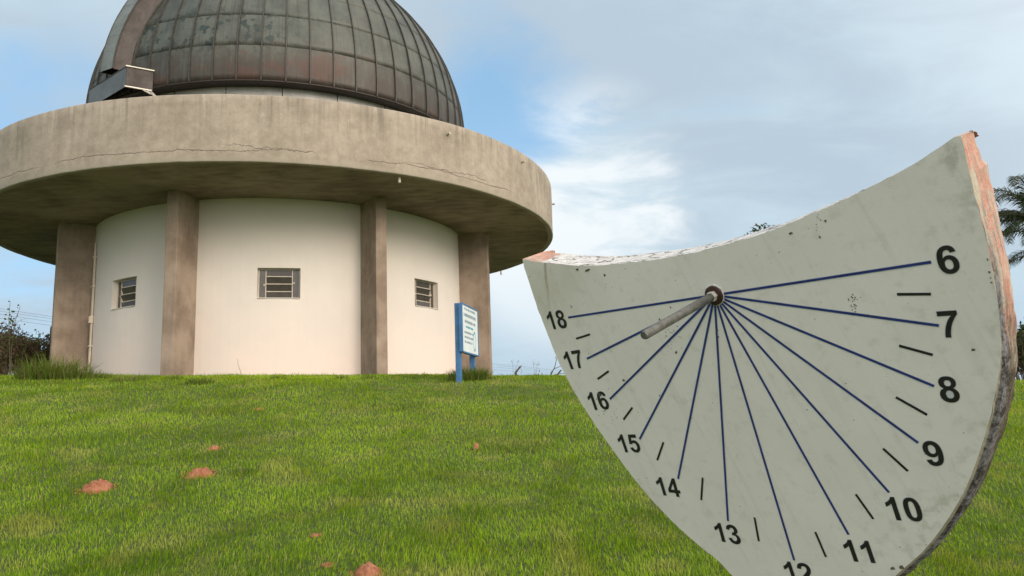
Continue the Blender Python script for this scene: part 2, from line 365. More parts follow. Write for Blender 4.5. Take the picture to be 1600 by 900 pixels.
def copper(name, side=0.):
    m, n, b = material(name)
    uv, z, r, an, P = cylcoords(n); rnd = n.new('ShaderNodeObjectInfo').outputs['Random']
    q = n.vmath('ADD', P, n.comb(n.math('MULTIPLY', rnd, 3.), 0., n.math('MULTIPLY', rnd, 1.5)))
    s1 = n.noise(n.scale(uv, (4, 1, .8)), 1.0, 6, .62); s2 = n.noise(q, 2.2, 7, .68); s3 = n.noise(P, 24, 4, .7); s5 = n.noise(q, 5.5, 5, .6)
    c = n.mix(n.ramp(s2, .35, .65), (.050, .060, .051), (.100, .113, .096))
    c = n.mix(n.math('MULTIPLY', rnd, .25), c, (.10, .085, .068))
    # dark blotches of oxide in the second course of sheets, brown oxide in the lowest
    blot = n.math('MULTIPLY', n.ramp(s5, .52, .60), n.math('MULTIPLY', n.ramp(z, 7.0, 7.3), n.ramp(z, 8.3, 7.9)))
    c = n.mix(n.math('MULTIPLY', blot, n.ramp(an, .45, .1)), c, (.022, .040, .036))
    br = n.ramp(n.math('ADD', z, n.math('MULTIPLY', n.math('SUBTRACT', s2, .5), 1.4)), 7.55, 6.75)
    br = n.math('MULTIPLY', br, n.ramp(s1, .30, .60, .45, 1.))
    c = n.mix(n.math('MULTIPLY', br, .9), c, (.046, .033, .024))
    red = n.math('MULTIPLY', n.ramp(n.noise(q, 1.1, 3, .5), .60, .66), n.ramp(z, 7.5, 7.1))
    c = n.mix(n.math('MULTIPLY', red, .5), c, (.085, .036, .024))
    scr = n.math('MULTIPLY', n.ramp(n.noise(n.scale(q, (3, 3, 1)), 3.3, 4, .7), .70, .76), n.ramp(z, 8.0, 7.2))
    c = n.mix(n.math('MULTIPLY', scr, .5), c, (.26, .25, .21))
    vr = n.noise(n.scale(uv, (10, 1, .30), (3, 0, 1)), 1.6, 5, .7)
    c = n.mix(n.math('MULTIPLY', n.ramp(vr, .50, .66), .55), c, (.030, .030, .024))
    if side: c = n.mix(side, c, (.028, .019, .015))
    n.put(b.inputs['Base Color'], c); b.inputs['Metallic'].default_value = .25; b.inputs['Specular IOR Level'].default_value = .5
    n.put(b.inputs['Roughness'], n.ramp(s2, .3, .7, .42, .62))
    bump(n, b, n.math('ADD', n.math('MULTIPLY', s3, .4), n.math('ADD', s2, n.noise(q, 1.3, 2, .5))), .35, .03)
    return m
COPPER = copper('patina_copper'); COPPERB = copper('brown_copper', .9)
SEAM = plain('seam_copper', (.055, .052, .044), .6, .3, .3, 8)
ZINC = plain('grey_sheet', (.40, .40, .37), .55, .3, .18, 3)
STEEL = plain('box_steel', (.13, .14, .14), .5, .4, .25, 3)
ZINCD = plain('weathered_shutter_sheet', (.17, .19, .18), .6, .3, .25, 3)
EDGE = plain('pale_edge', (.60, .57, .50), .5, .2, .2, 5)  # pale colour that paints in the lit rims of the flap box
DARK = plain('dark_void', (.02, .02, .022), .8, 0, .2, 4)
IRON = plain('cream_iron', (.58, .52, .42), .55, .0, .15, 20)
PIPE = plain('cream_pipe', (.66, .56, .44), .5, .0, .15, 6)
PVC = plain('grey_spout', (.42, .39, .34), .6, 0, .2, 10)
GLASS, n, b = material('dusty_glass')
P = n.new('ShaderNodeNewGeometry').outputs['Position']; g = n.noise(P, 9, 4, .6)
n.put(b.inputs['Base Color'], n.mix(g, (.035, .032, .030), (.10, .09, .082))); b.inputs['Roughness'].default_value = .22; b.inputs['Specular IOR Level'].default_value = .6

# ------------------------------------------------------------------ observatory
OB = tag(empty('observatory', (BX, BY, float(terrain(BX, BY-4)))), 'round cream observatory with concrete ring slab and dark ribbed copper dome', 'observatory')
OBI = OB.matrix_basis.inverted() if False else Matrix.Translation(-Vector(OB.location))
def part(mb, name, mat, parent=OB, smooth=False, bevel=0):
    me = mb.mesh(name, mat, smooth) if isinstance(mb, MB) else mb
    me.transform(OBI) if parent is OB or parent is not None else None
    o = link(name, me, parent)
    if bevel:
        m = o.modifiers.new('bevel', 'BEVEL'); m.width = bevel; m.segments = 2; m.limit_method = 'ANGLE'; m.angle_limit = rad(40)
    return o
ZG = 0.2                                                # foot of walls, below the turf
WZ0, WZ1 = 2.362, 2.930; WA = rad(5.32)
seg = rad(45)
for k in range(8):
    tc = TH0+k*seg
    a0, a1 = tc-seg/2+.020, tc+seg/2-.020
    has = k in (0, 1, 2, 6, 7)
    wc = tc + (rad(-.25) if k == 0 else rad(-.9) if k == 1 else rad(.0) if k == 7 else 0)
    th = sorted(set([a0+(a1-a0)*i/18 for i in range(19)] + ([wc-WA, wc+WA] if has else [])))
    th = [t for t in th if not (has and 1e-9 < min(abs(t-wc+WA), abs(t-wc-WA)) < .012)]
    zs = [ZG, 1.3, WZ0, WZ1, 3.6, ZB+.018]
    mb = MB(); n_t = len(th)
    for R in (RW, RW-.20):
        for z_ in zs:
            for t in th: mb.v.append(tuple(cyl(t, R, z_)))
    I = lambda s_, j, i: s_*len(zs)*n_t+j*n_t+i
    isw = lambda i, j: has and j == 2 and th[i] >= wc-WA-1e-6 and th[i+1] <= wc+WA+1e-6
    for j in range(len(zs)-1):
        for i in range(n_t-1):
            if isw(i, j): continue
            mb.f.append((I(0, j, i), I(0, j, i+1), I(0, j+1, i+1), I(0, j+1, i))); mb.f.append((I(1, j, i), I(1, j+1, i), I(1, j+1, i+1), I(1, j, i+1)))
    if has:
        il = min(range(n_t), key=lambda i: abs(th[i]-wc+WA)); ir = min(range(n_t), key=lambda i: abs(th[i]-wc-WA))
        for i in range(il, ir):
            mb.f.append((I(0, 2, i), I(1, 2, i), I(1, 2, i+1), I(0, 2, i+1))); mb.f.append((I(0, 3, i), I(0, 3, i+1), I(1, 3, i+1), I(1, 3, i)))
        mb.f.append((I(0, 2, il), I(0, 3, il), I(1, 3, il), I(1, 2, il))); mb.f.append((I(0, 2, ir), I(1, 2, ir), I(1, 3, ir), I(0, 3, ir)))
    wo = part(mb, 'wall', WALL)
    if k == 0: wo['label'] = 'cream wall bay with the full-front louvred window'
    if has:
        # steel louvre window set back in its reveal; local frame: t along the wall, n outwards
        er = Vector((sin(wc), -cos(wc), 0)); et = Vector((cos(wc), sin(wc), 0)); ez = Vector((0, 0, 1)); ax = (et, er, ez)
        c0 = Vector((BX, BY, 0))+er*(RW-.125)+ez*((WZ0+WZ1)/2); hw = (RW-.125)*math.tan(WA)-.004; hh = (WZ1-WZ0)/2-.003
        f = MB(); bw = .0085
        for sx in (-1, 1): f.box(c0+et*(sx*(hw-bw)), (bw, .016, hh), ax)
        for sz in (-1, 1): f.box(c0+ez*(sz*(hh-bw)), (hw-2*bw, .016, bw), ax)
        mx = hw*.64
        for sx in (-1, 1): f.box(c0+et*(sx*mx), (bw*.9, .018, hh-2*bw), ax)
        for i in range(1, 4):
            zz = -hh+2*hh*i/4
            f.box(c0+ez*zz, (mx-bw, .020, .0075), ax)
        wn = part(f, 'window', IRON, bevel=.002)
        for sx in (-1, 1):
            part(MB().box(c0+et*(sx*(mx+hw)/2)-er*.004, ((hw-mx)/2-bw*.6, .003, hh-bw*1.2), ax), 'side_pane', GLASS, wn)
            part(MB().box(c0+et*(sx*(mx+.035*sx*0+.028))+er*.01+ez*(.02*sx), (.010, .008, .018), ax), 'latch', IRON, wn, bevel=.002)
        for i in range(4):
            zz = -hh+2*hh*(i+.5)/4; tl = rad([8, 30, 22, 5][i]) if k != 1 else rad([6, 40, 34, 12][i])
            a3 = (er*sin(tl)+ez*cos(tl)); a2 = (er*cos(tl)-ez*sin(tl))
            part(MB().box(c0+ez*zz, (mx-bw*1.4, .003, hh/4-.006), (et, a2, a3)), 'louvre_pane', GLASS, wn)
        part(MB().box(Vector((BX, BY, 0))+er*(RW-.07)+ez*(WZ0+.004), (hw-.002, .085, .006), ax), 'window_sill', WALL, wn)
for k in range(8):
    t = TH0+(k-.5)*seg; er = Vector((sin(t), -cos(t), 0)); et = Vector((cos(t), sin(t), 0)); ez = Vector((0, 0, 1))
    r0, r1 = RW-.25, RP; mb = MB(); nz = 12
    vs = []; fs = []
    for j in range(nz+1):
        z_ = ZG+(ZB+.018-ZG)*j/nz
        for a_, b_ in ((r0, -CW), (r1, -CW), (r1, CW), (r0, CW)):
            q = Vector((BX, BY, z_))+er*a_+et*b_
            w_ = .004*noise.noise(q*1.5); vs.append(q+er*w_+et*w_)
    for j in range(nz):
        for i in range(4): fs.append((j*4+i, j*4+(i+1) % 4, j*4+4+(i+1) % 4, j*4+4+i))
    part(MB().add(vs, fs), 'column', COLM, bevel=.012)
def revolve(prof, nseg, mat, name, wob=0., a0=0., a1=2*pi, smooth=True):
    V = []; m_ = len(prof); full = abs(a1-a0-2*pi) < 1e-6; cols = nseg if full else nseg+1
    for i in range(cols):
        t = a0+(a1-a0)*i/nseg
        for (R, z_) in prof:
            p_ = cyl(t, R, z_)
            if wob and R > 5.9:
                k_ = wob*noise.noise(Vector((t*9, z_*2, 1))); p_ = cyl(t, R+k_, z_+(wob*.7*noise.noise(Vector((t*22, z_*3, 4))) ))
            V.append(tuple(p_))
    F_ = []
    for i in range(nseg):
        j = (i+1) % cols
        for k in range(m_-1): F_.append((i*m_+k, j*m_+k, j*m_+k+1, i*m_+k+1))
    me = npmesh(name, V, F_, mat, smooth)
    return me
# ring slab: fascia and parapet (two parts), underside as its own skin
prof = [(RO-.12, ZB+.03), (RO-.10, ZB), (RO-.012, ZB), (RO, ZB+.015)]+[(RO, ZB+.015+(ZT-ZB-.03)*i/8) for i in range(1, 9)]+[(RO-.012, ZT), (RO-.16, ZT-.004), (RO-.17, ZT-.02), (RO-.17, ZB+.36), (.02, ZB+.36)]
rg = part(revolve(prof, 192, CONC, 'ring_parapet', .010, smooth=False), 'ring_parapet', CONC)
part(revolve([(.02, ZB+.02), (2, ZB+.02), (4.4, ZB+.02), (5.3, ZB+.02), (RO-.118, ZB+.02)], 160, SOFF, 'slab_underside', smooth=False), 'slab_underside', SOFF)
# small drain spouts of the parapet and a hanging one under the slab
def spout(u, v):
    d = ray(u, v); d /= np.linalg.norm(d); q = Vector((BX, BY, 0))
    a_ = d[0]**2+d[1]**2; bb = -2*(d[0]*BX+d[1]*BY); cc = BX*BX+BY*BY-RO*RO; t = (-bb-sqrt(max(0, bb*bb-4*a_*cc)))/(2*a_)
    P_ = Vector(d*t); er = (P_-Vector((BX, BY, P_.z))).normalized(); return P_, er
for u, v in ((699, 210), (815, 253), (250, 292-4)):
    if u == 250: continue
    P_, er = spout(u, v)
    part(MB().tube([P_-er*.03, P_+er*.075], .024, 10), 'drain_spout', PVC)
for th_ in (rad(88), rad(50-180), ):
    P_ = cyl(th_, RO, 5.02); er = (P_-Vector((BX, BY, P_.z))).normalized(); part(MB().tube([P_-er*.03, P_+er*.075], .024, 10), 'drain_spout', PVC)
for u, v in ((624, 280), (783, 428)):
    d = ray(u, v-5); t = (ZB+.02)/d[2]; P_ = Vector(d*t); part(MB().tube([P_+Vector((0, 0, .03)), P_-Vector((0, 0, .12))], .025, 10), 'hanging_drain', IRON)
# drum under the dome
NB = 60; DC = Vector((BX-.10, BY, 6.74)); DR = 4.295; LAT0 = rad(-3.3)
def dm(az, lat, R=DR): return Vector((DC.x+R*cos(lat)*sin(az), DC.y-R*cos(lat)*cos(az), DC.z+R*sin(lat)))
for k in range(24):
    t0, t1 = 2*pi*k/24+.002, 2*pi*(k+1)/24-.002; R0 = 4.02
    mb = MB(); 
    for i in range(5):
        t = t0+(t1-t0)*i/4
        for z_ in (ZB+.37, 5.6, 6.56): mb.v.append((BX-.1+R0*sin(t), BY-R0*cos(t), z_))
    for i in range(4):
        for j in range(2): mb.f.append((i*3+j, i*3+3+j, i*3+4+j, i*3+1+j))
    part(mb, 'drum_panel', ZINC)
# dome base ring (a rolled skirt closed underneath)
V = []; F_ = []; prof = [(3.9, 6.50), (DR-.03, 6.478), (DR+.010, 6.482), (DR+.012, 6.510), (DR-.006, 6.52), (3.9, 6.60)]
for i in range(120):
    t = 2*pi*i/120
    for R, z_ in prof: V.append((DC.x+R*sin(t), DC.y-R*cos(t), z_))
for i in range(120):
    j = (i+1) % 120
    for k in range(5): F_.append((i*6+k, j*6+k, j*6+k+1, i*6+k+1))
part(npmesh('dome_skirt', V, F_, COPPERB, False), 'dome_skirt', COPPERB)
DOME = OB
# sheets: one mesh per course shared by all its panels, lapped like shingles and slightly dished
dlat = rad(9.55); lats = [rad(-3.15), rad(6.5), rad(16.0), rad(25.5), rad(35), rad(46), rad(58), rad(71), rad(84)]
dth = 2*pi/NB
def sheet(l0, l1, az=0., seed=0):
    mb = MB(); nu, nv = 4, 5
    for i in range(nu+1):
        a_ = az-dth/2+dth*i/nu
        for j in range(nv+1):
            l = l0+(l1+rad(.04)-l0)*j/nv
            dish = -.006*(1-(2*i/nu-1)**2)*(1-(2*j/nv-1)**2*.6)+.0012*(1-j/nv)+.004*noise.noise(Vector((i*1.3+seed*7, j*.9, l0*5)))
            mb.v.append(tuple(dm(a_, l, DR+dish)-DC))
    for i in range(nu):
        for j in range(nv): q = i*(nv+1)+j; mb.f.append((q, q+nv+1, q+nv+2, q+1))
    b0 = len(mb.v)                                       # folded lower edge
    for i in range(nu+1): mb.v.append(tuple(dm(az-dth/2+dth*i/nu, l0, DR-.004)-DC))
    for i in range(nu): mb.f.append((i*(nv+1), b0+i, b0+i+1, (i+1)*(nv+1)))
    return mb
DE = Vector(DC)-Vector(OB.location)
HAZ = rad(-58); he = Vector((sin(HAZ), -cos(HAZ), 0)); hn = Vector((cos(HAZ), sin(HAZ), 0))
rest = MB()
for ci in range(len(lats)-1):
    l0, l1 = lats[ci], lats[ci+1]
    vers = [sheet(l0, l1, 0, s_).mesh('dome_panel', COPPER, True) for s_ in range(3)] if ci < 4 else None
    for k in range(NB):
        a_ = k*dth+rad(.9); aw = (a_+pi) % (2*pi)-pi
        if ci < 4 and rad(-82) < aw < rad(104):
            link('dome_panel', vers[(k*7+ci) % 3], OB, Matrix.Translation(DE) @ Matrix.Rotation(a_, 4, 'Z'))
        else:
            sh = sheet(l0, l1, a_, k); rest.add([Vector(v) + DE for v in sh.v], sh.f)
ro = link('dome_panel', rest.mesh('dome_sheets_rest', COPPER, True), OB); ro['kind'] = 'stuff'
# standing seams
def seam_mesh():
    mb = MB(); hw = .011
    ls = [rad(-3.1)+(rad(84)-rad(-3.1))*i/30 for i in range(31)]
    for l in ls:
        t = hw/(DR*max(cos(l), .05))
        for a_, R in ((-t, DR-.004), (-t, DR+.034), (t, DR+.034), (t, DR-.004)): mb.v.append(tuple(dm(a_, l, R)-DC))
    for i in range(len(ls)-1):
        for k in range(3): q = i*4+k; mb.f.append((q, q+1, q+5, q+4))
    return mb.mesh('standing_seam', SEAM)
sm = seam_mesh()
for k in range(NB):
    link('standing_seam', sm, OB, Matrix.Translation(DE) @ Matrix.Rotation(k*dth+dth/2+rad(.9), 4, 'Z'))
# crown cap
mb = MB()
for i in range(24):
    for l in (rad(83.5), rad(87), rad(89.9)): mb.v.append(tuple(dm(2*pi*i/24, l, DR+.03)))
for i in range(24):
    for j in range(2): mb.f.append((i*3+j, ((i+1) % 24)*3+j, ((i+1) % 24)*3+j+1, i*3+j+1))
part(mb, 'crown_cap', COPPERB)
# slit shutter: an arched box riding over the dome
HD1, HD2, HH = 2.25, 1.93, .34
def hp(d, l, h):
    rho = sqrt(DR*DR-d*d)+h; return DC+hn*d+he*(rho*cos(l))+Vector((0, 0, rho*sin(l)))
ll = [rad(3.0+i*3.5) for i in range(24)]
def strip(fn_a, fn_b, name, mat, par=OB):
    mb = MB()
    for l in ll: mb.v.append(tuple(fn_a(l))); mb.v.append(tuple(fn_b(l)))
    for i in range(len(ll)-1): mb.f.append((2*i, 2*i+1, 2*i+3, 2*i+2))
    return part(mb, name, mat, par)
sh_side = strip(lambda l: hp(HD1, l, -.12), lambda l: hp(HD1, l, HH), 'shutter_side', COPPERB)
strip(lambda l: hp(HD2, l, HH), lambda l: hp(HD2, l, -.12), 'shutter_side', COPPERB)
for i in range(0, len(ll)-1, 3):                        # roof sheets of the shutter
    mb = MB(); seq = ll[i:i+4]
    for l in seq:
        for d in (HD1+.012, (HD1+HD2)/2, HD2-.012): mb.v.append(tuple(hp(d, l+.0008, HH+.012 - (.003 if l == seq[-1] else 0))))
    for k in range(len(seq)-1):
        for j in range(2): q = k*3+j; mb.f.append((q, q+1, q+4, q+3))
    part(mb, 'shutter_sheet', ZINCD)
for d in (HD1+.014, HD2-.014):
    mb = MB(); mb.tube([hp(d, l, HH+.005) for l in ll], .017, 6); part(mb, 'shutter_edge', SEAM)
mb = MB(); mb.tube([hp(HD1+.012, l, .012) for l in ll], .02, 6); part(mb, 'shutter_edge', SEAM)
# lower flap box across the slit
A = Vector(ray(198, 104)); t = (DC.dot(hn)+2.72)/A.dot(hn); A = A*t
dn = (hn*-1+he*.36).normalized(); dz_ = Vector((0, 0, -1)); de = he*-1
BL, BD, BH = 1.55, .46, .40
c1 = A+dn*BL
fl = MB().add([A, A+de*BD, A+de*BD+dz_*BH, A+dz_*BH], [(0, 1, 2, 3)])
flap = part(MB().add([A, A+de*(BD-.02), A+de*(BD-.02)+dz_*BH, A+dz_*BH, c1, c1+de*BD, c1+de*BD+dz_*BH, c1+dz_*BH], [(0, 4, 5, 1), (1, 5, 6, 2), (4, 7, 6, 5)]), 'flap_box', STEEL)
part(MB().add([A+hn*.004, A+de*BD+hn*.004, A+de*BD+dz_*BH+hn*.004, A+dz_*BH+hn*.004], [(0, 1, 2, 3)]), 'flap_end_plate', COPPERB, flap)
part(MB().add([A+he*.004, A+dz_*BH+he*.004, c1+dz_*BH+he*.004, c1+he*.004], [(0, 1, 2, 3)]), 'flap_front_plate', STEEL, flap)
part(MB().box(A+de*(BD/2)+Vector((0, 0, .008))+hn*.012, (BD/2+.015, .018, .010), (he, hn, Vector((0, 0, 1)))), 'flap_rim', EDGE, flap)
part(MB().box(A+de*(BD/2-.02)+dz_*BH+hn*.014, (BD/2, .018, .010), (he, hn, Vector((0, 0, 1)))), 'flap_rim', EDGE, flap)
mb = MB().tube([A+Vector((0, 0, .004)), c1+Vector((0, 0, .004))], .014, 6); part(mb, 'flap_rim', SEAM, flap)
for q in range(3):
    s0 = A+de*(.28+.07*q)+dz_*(BH+.0); part(MB().tube([s0, s0+de*.10+dz_*(.10+.03*q)-dn*.1], .012, 5), 'flap_strut', EDGE, flap)
# lightning conductor pipe on the wall beside the left column
for o_, zt in ((0., 3.84), (.05, 3.70)):
    t = TH0+rad(-63.6)+o_/4.1; R = RW+.028
    part(MB().tube([cyl(t, R, .6), cyl(t, R, 2.2), cyl(t, R, zt)], .014 if o_ else .018, 8), 'conduit_pipe', PIPE)
t = TH0+rad(-63.3); er = Vector((sin(t), -cos(t), 0)); et = Vector((cos(t), sin(t), 0))
part(MB().box(cyl(t, RW+.045, 2.28), (.045, .04, .07), (et, er, Vector((0, 0, 1)))), 'junction_box', PIPE, bevel=.006)
for z_ in (3.55, 2.95, 1.75, 1.25): part(MB().box(cyl(t, RW+.03, z_), (.055, .034, .012), (et, er, Vector((0, 0, 1)))), 'pipe_clamp', PIPE)

# ------------------------------------------------------------------ sundial
X0 = (11.166503772007797, 4.609999922711064, 0.3676265845415546, -0.15234297442143063, -0.8509012325502135)
DCN = ray(X0[0]*100, X0[1]*100); DCN = Vector(DCN/np.linalg.norm(DCN)*2.2)
DX = Vector((0.65305717, -0.75717298, -0.01433236)).normalized(); DN = Vector((-0.70516662, -0.60108319, -0.3760838)); DN = (DN-DX*DN.dot(DX)).normalized(); DY = DN.cross(DX)
DM = Matrix([[DX[i], DY[i], DN[i], DCN[i]] for i in range(3)]+[[0, 0, 0, 1]])
def dialpt(u, v):
    d = Vector(ray(u, v)); P_ = d*(DCN.dot(DN)/d.dot(DN))-DCN; return P_.dot(DX), P_.dot(DY)
gz = float(terrain(DCN.x, DCN.y)); SD = tag(empty('sundial', (DCN.x, DCN.y, gz)), 'large grey equatorial sundial plate with blue hour lines and hours 6 to 18', 'sundial')
SDI = Matrix.Translation(-Vector(SD.location)) @ DM
def dpart(mb, name, mat, parent=SD, smooth=False, bevel=0):
    me = mb.mesh(name, mat, smooth) if isinstance(mb, MB) else mb
    me.transform(SDI); o = link(name, me, parent)
    if bevel:
        m = o.modifiers.new('bevel', 'BEVEL'); m.width = bevel; m.segments = 2; m.limit_method = 'ANGLE'; m.angle_limit = rad(40)
    return o
def dialcoord(n):                                       # position in the plate's own axes
    P = n.new('ShaderNodeNewGeometry').outputs['Position']; q = n.vmath('SUBTRACT', P, tuple(DCN))
    return n.comb(n.vmath('DOT_PRODUCT', q, tuple(DX), out=1), n.vmath('DOT_PRODUCT', q, tuple(DY), out=1), n.vmath('DOT_PRODUCT', q, tuple(DN), out=1))
FACE, n, b = material('grey_painted_plate')
q = dialcoord(n); x_, y_, z_ = n.sep(q)
s1 = n.noise(q, 3.5, 6, .6); s2 = n.noise(q, 160, 3, .7); s3 = n.noise(q, 22, 5, .65)
c = n.mix(n.ramp(s1, .3, .7), (.830, .785, .735), (.880, .835, .785))
c = n.mix(n.math('MULTIPLY', n.ramp(s3, .52, .72), .30), c, (.56, .52, .44))
c = n.mix(n.math('MULTIPLY', n.ramp(s2, .56, .78), .16), c, (.36, .36, .31))
rainr = n.noise(n.scale(n.vmath('ADD', q, n.comb(n.math('MULTIPLY', y_, .25), 0., 0.)), (1, .06, 1)), 38, 4, .6)
c = n.mix(n.math('MULTIPLY', n.ramp(rainr, .52, .72), .16), c, (.50, .47, .40))
# yellowish weathering by the left tip and a rust run below it
yl = n.ramp(n.vmath('DISTANCE', q, (-.60, .12, 0), out=1), .05, .30, 1., 0.)
c = n.mix(n.math('MULTIPLY', n.math('MULTIPLY', yl, n.ramp(s1, .3, .7)), .45), c, (.47, .42, .30))
xr, yr = dialpt(851, 407); wob = n.math('MULTIPLY', n.math('SUBTRACT', n.noise(q, 14, 4, .6), .5), .02)
dxr = n.math('ABSOLUTE', n.math('SUBTRACT', n.math('ADD', x_, wob), n.math('ADD', xr, n.math('MULTIPLY', n.math('SUBTRACT', yr, y_), (dialpt(858, 480)[0]-xr)/(yr-dialpt(858, 480)[1])))))
run = n.math('MULTIPLY', n.ramp(dxr, .0, .010, 1., 0.), n.math('MULTIPLY', n.ramp(y_, yr-.22, yr, 0., 1.), n.ramp(y_, yr+.015, yr-.005)))
c = n.mix(n.math('MULTIPLY', run, .65), c, (.30, .20, .12))
# algae along the lower right edge
er_ = n.ramp(n.vmath('LENGTH', n.comb(x_, n.math('ADD', y_, .05), 0.), out=1), .60, .72)
al = n.math('MULTIPLY', n.math('MULTIPLY', er_, n.ramp(x_, .1, .5)), n.ramp(s3, .45, .65))
c = n.mix(n.math('MULTIPLY', al, .35), c, (.30, .29, .16))
spk = n.ramp(n.noise(q, 75, 2, .5), .745, .77)
c = n.mix(n.math('MULTIPLY', spk, .8), c, (.07, .065, .05))
n.put(b.inputs['Base Color'], c); b.inputs['Roughness'].default_value = .62; b.inputs['Specular IOR Level'].default_value = .3
bump(n, b, n.math('ADD', n.math('MULTIPLY', s2, .5), n.noise(q, 6, 3, .5)), .25, .003)

RIM, n, b = material('peeling_rim_paint')
q = dialcoord(n); x_, y_, z_ = n.sep(q)
s1 = n.noise(n.scale(q, (1, 1, 2.5)), 9, 6, .65, .4); s2 = n.noise(q, 34, 6, .75); s3 = n.noise(n.scale(q, (1, .4, 3)), 26, 6, .7); s4 = n.noise(q, 120, 4, .7)
pink = n.mix(n.ramp(s2, .35, .65), (.47, .235, .180), (.50, .335, .260))
pink = n.mix(n.ramp(s1, .50, .60), pink, (.45, .41, .33))
pink = n.mix(n.math('MULTIPLY', n.ramp(s3, .54, .60), .9), pink, (.26, .24, .21))
white = n.mix(n.ramp(s2, .35, .62), (.44, .43, .41), (.66, .65, .63))
ckw = n.ramp(n.math('ABSOLUTE', n.math('SUBTRACT', n.noise(n.scale(q, (1, 1, 2.2), (5, 0, 0)), 9, 5, .6), .5)), .006, .022, 1., 0.)
white = n.mix(ckw, white, (.05, .045, .04))
topf = n.ramp(n.math('ADD', y_, n.math('MULTIPLY', n.math('ABSOLUTE', x_), -.08)), .06, .085)      # the concave top edge is white, the curved side pink
topf = n.math('MULTIPLY', topf, n.ramp(x_, .66, .63))
tip = n.ramp(n.math('ADD', x_, n.math('MULTIPLY', n.math('SUBTRACT', s2, .5), .06)), -.60, -.615)
c = n.mix(n.math('MULTIPLY', topf, n.math('SUBTRACT', 1., tip)), pink, white)
mossy = n.ramp(n.math('ADD', n.math('ADD', y_, n.math('MULTIPLY', z_, -.6)), n.math('MULTIPLY', n.math('SUBTRACT', s1, .5), .6)), -.02, -.26)
s6 = n.math('ADD', n.math('MULTIPLY', s4, .35), n.math('MULTIPLY', s2, .65))
moss = n.mix(n.ramp(s6, .40, .62), (.030, .025, .016), (.135, .115, .08))
c = n.mix(mossy, c, moss)
low = n.math('MULTIPLY', n.ramp(n.math('ADD', z_, n.math('MULTIPLY', n.math('SUBTRACT', s2, .5), .03)), -.055, -.020), n.ramp(y_, .12, -.10))
c = n.mix(n.math('MULTIPLY', low, n.math('SUBTRACT', 1., topf)), c, n.mix(n.ramp(s6, .42, .58), (.035, .032, .028), (.19, .19, .20)))
lip = n.ramp(z_, -.006, -.003); c = n.mix(n.math('MULTIPLY', lip, .6), c, (.50, .46, .33))
n.put(b.inputs['Base Color'], c); b.inputs['Roughness'].default_value = .85; b.inputs['Specular IOR Level'].default_value = .2
bump(n, b, n.math('ADD', n.math('ADD', s2, s1), n.math('MULTIPLY', s4, .4)), .8, .006)

topL = [(-.690, .222), (-.583, .190), (-.487, .166), (-.380, .148), (-.296, .139), (-.191, .131), (-.105, .126), (.014, .126), (.125, .133), (.229, .143), (.362, .166), (.462, .186), (.557, .211), (.620, .233), (.668, .252)]
rgt = [(.680, .250), (.679, .194), (.677, .095), (.676, .008), (.673, -.048), (.667, -.111), (.658, -.173), (.648, -.221), (.629, -.280), (.607, -.334), (.590, -.375), (.546, -.465), (.500, -.546), (.444, -.626), (.375, -.707), (.323, -.756), (.270, -.806), (.232, -.845)]
lft = [(-.232, -.872), (-.242, -.861), (-.270, -.826), (-.336, -.773), (-.402, -.706), (-.465, -.627), (-.507, -.561), (-.547, -.486), (-.592, -.397), (-.625, -.318), (-.657, -.228), (-.679, -.125), (-.690, .0), (-.694, .10), (-.695, .19)]
ctrl = [topL, rgt, [(.225, -1.06), (-.225, -1.06)], lft]
def cr(P_, m):                                          # Catmull-Rom through open list
    out = []
    for i in range(len(P_)-1):
        p0 = P_[max(i-1, 0)]; p1 = P_[i]; p2 = P_[i+1]; p3 = P_[min(i+2, len(P_)-1)]
        for k in range(m):
            t = k/m; out.append(tuple(.5*(2*p1[a]+(p2[a]-p0[a])*t+(2*p0[a]-5*p1[a]+4*p2[a]-p3[a])*t*t+(3*p1[a]-p0[a]-3*p2[a]+p3[a])*t**3) for a in (0, 1)))
    out.append(P_[-1]); return out
OUT = []
for g in ctrl: OUT += cr(g, 7) if len(g) > 2 else list(g)
OUT = OUT[::-1]                                         # counter-clockwise seen from the front
nO = len(OUT)
def wobble(i, k, amp):
    x, y = OUT[i]; p_ = Vector((x*9, y*9, k*3.7)); q_ = Vector((x*38, y*38, k*5.1))
    return amp*(noise.noise(p_)*.6+noise.noise(q_)*.55)
def onrm(i):
    a = OUT[i-1]; c_ = OUT[(i+1) % nO]; t = Vector((c_[0]-a[0], c_[1]-a[1])).normalized(); return Vector((t.y, -t.x))
front = []
for i in range(nO):
    w_ = wobble(i, 0, .0022); m_ = onrm(i); front.append(Vector((OUT[i][0]+m_.x*w_, OUT[i][1]+m_.y*w_, 0)))
tris = tessellate_polygon([front])
fb = MB().add(front, [tuple(t) for t in tris])
me = fb.mesh('dial_face', FACE)
if me.polygons and sum(p_.normal.z*p_.area for p_ in me.polygons) < 0: me.flip_normals()
dpart(me, 'dial_face', FACE)
DT = .135; rows = [(0, 0, .0), (-.0015, -.003, .25), (0.0, -.012, 1.0), (-.001, -.030, 1.5), (.000, -.055, 1.5), (.001, -.080, 1.6), (.0, -.105, 1.7), (-.004, -.125, 2.2), (-.014, -DT, 1.5)]
rb = MB()
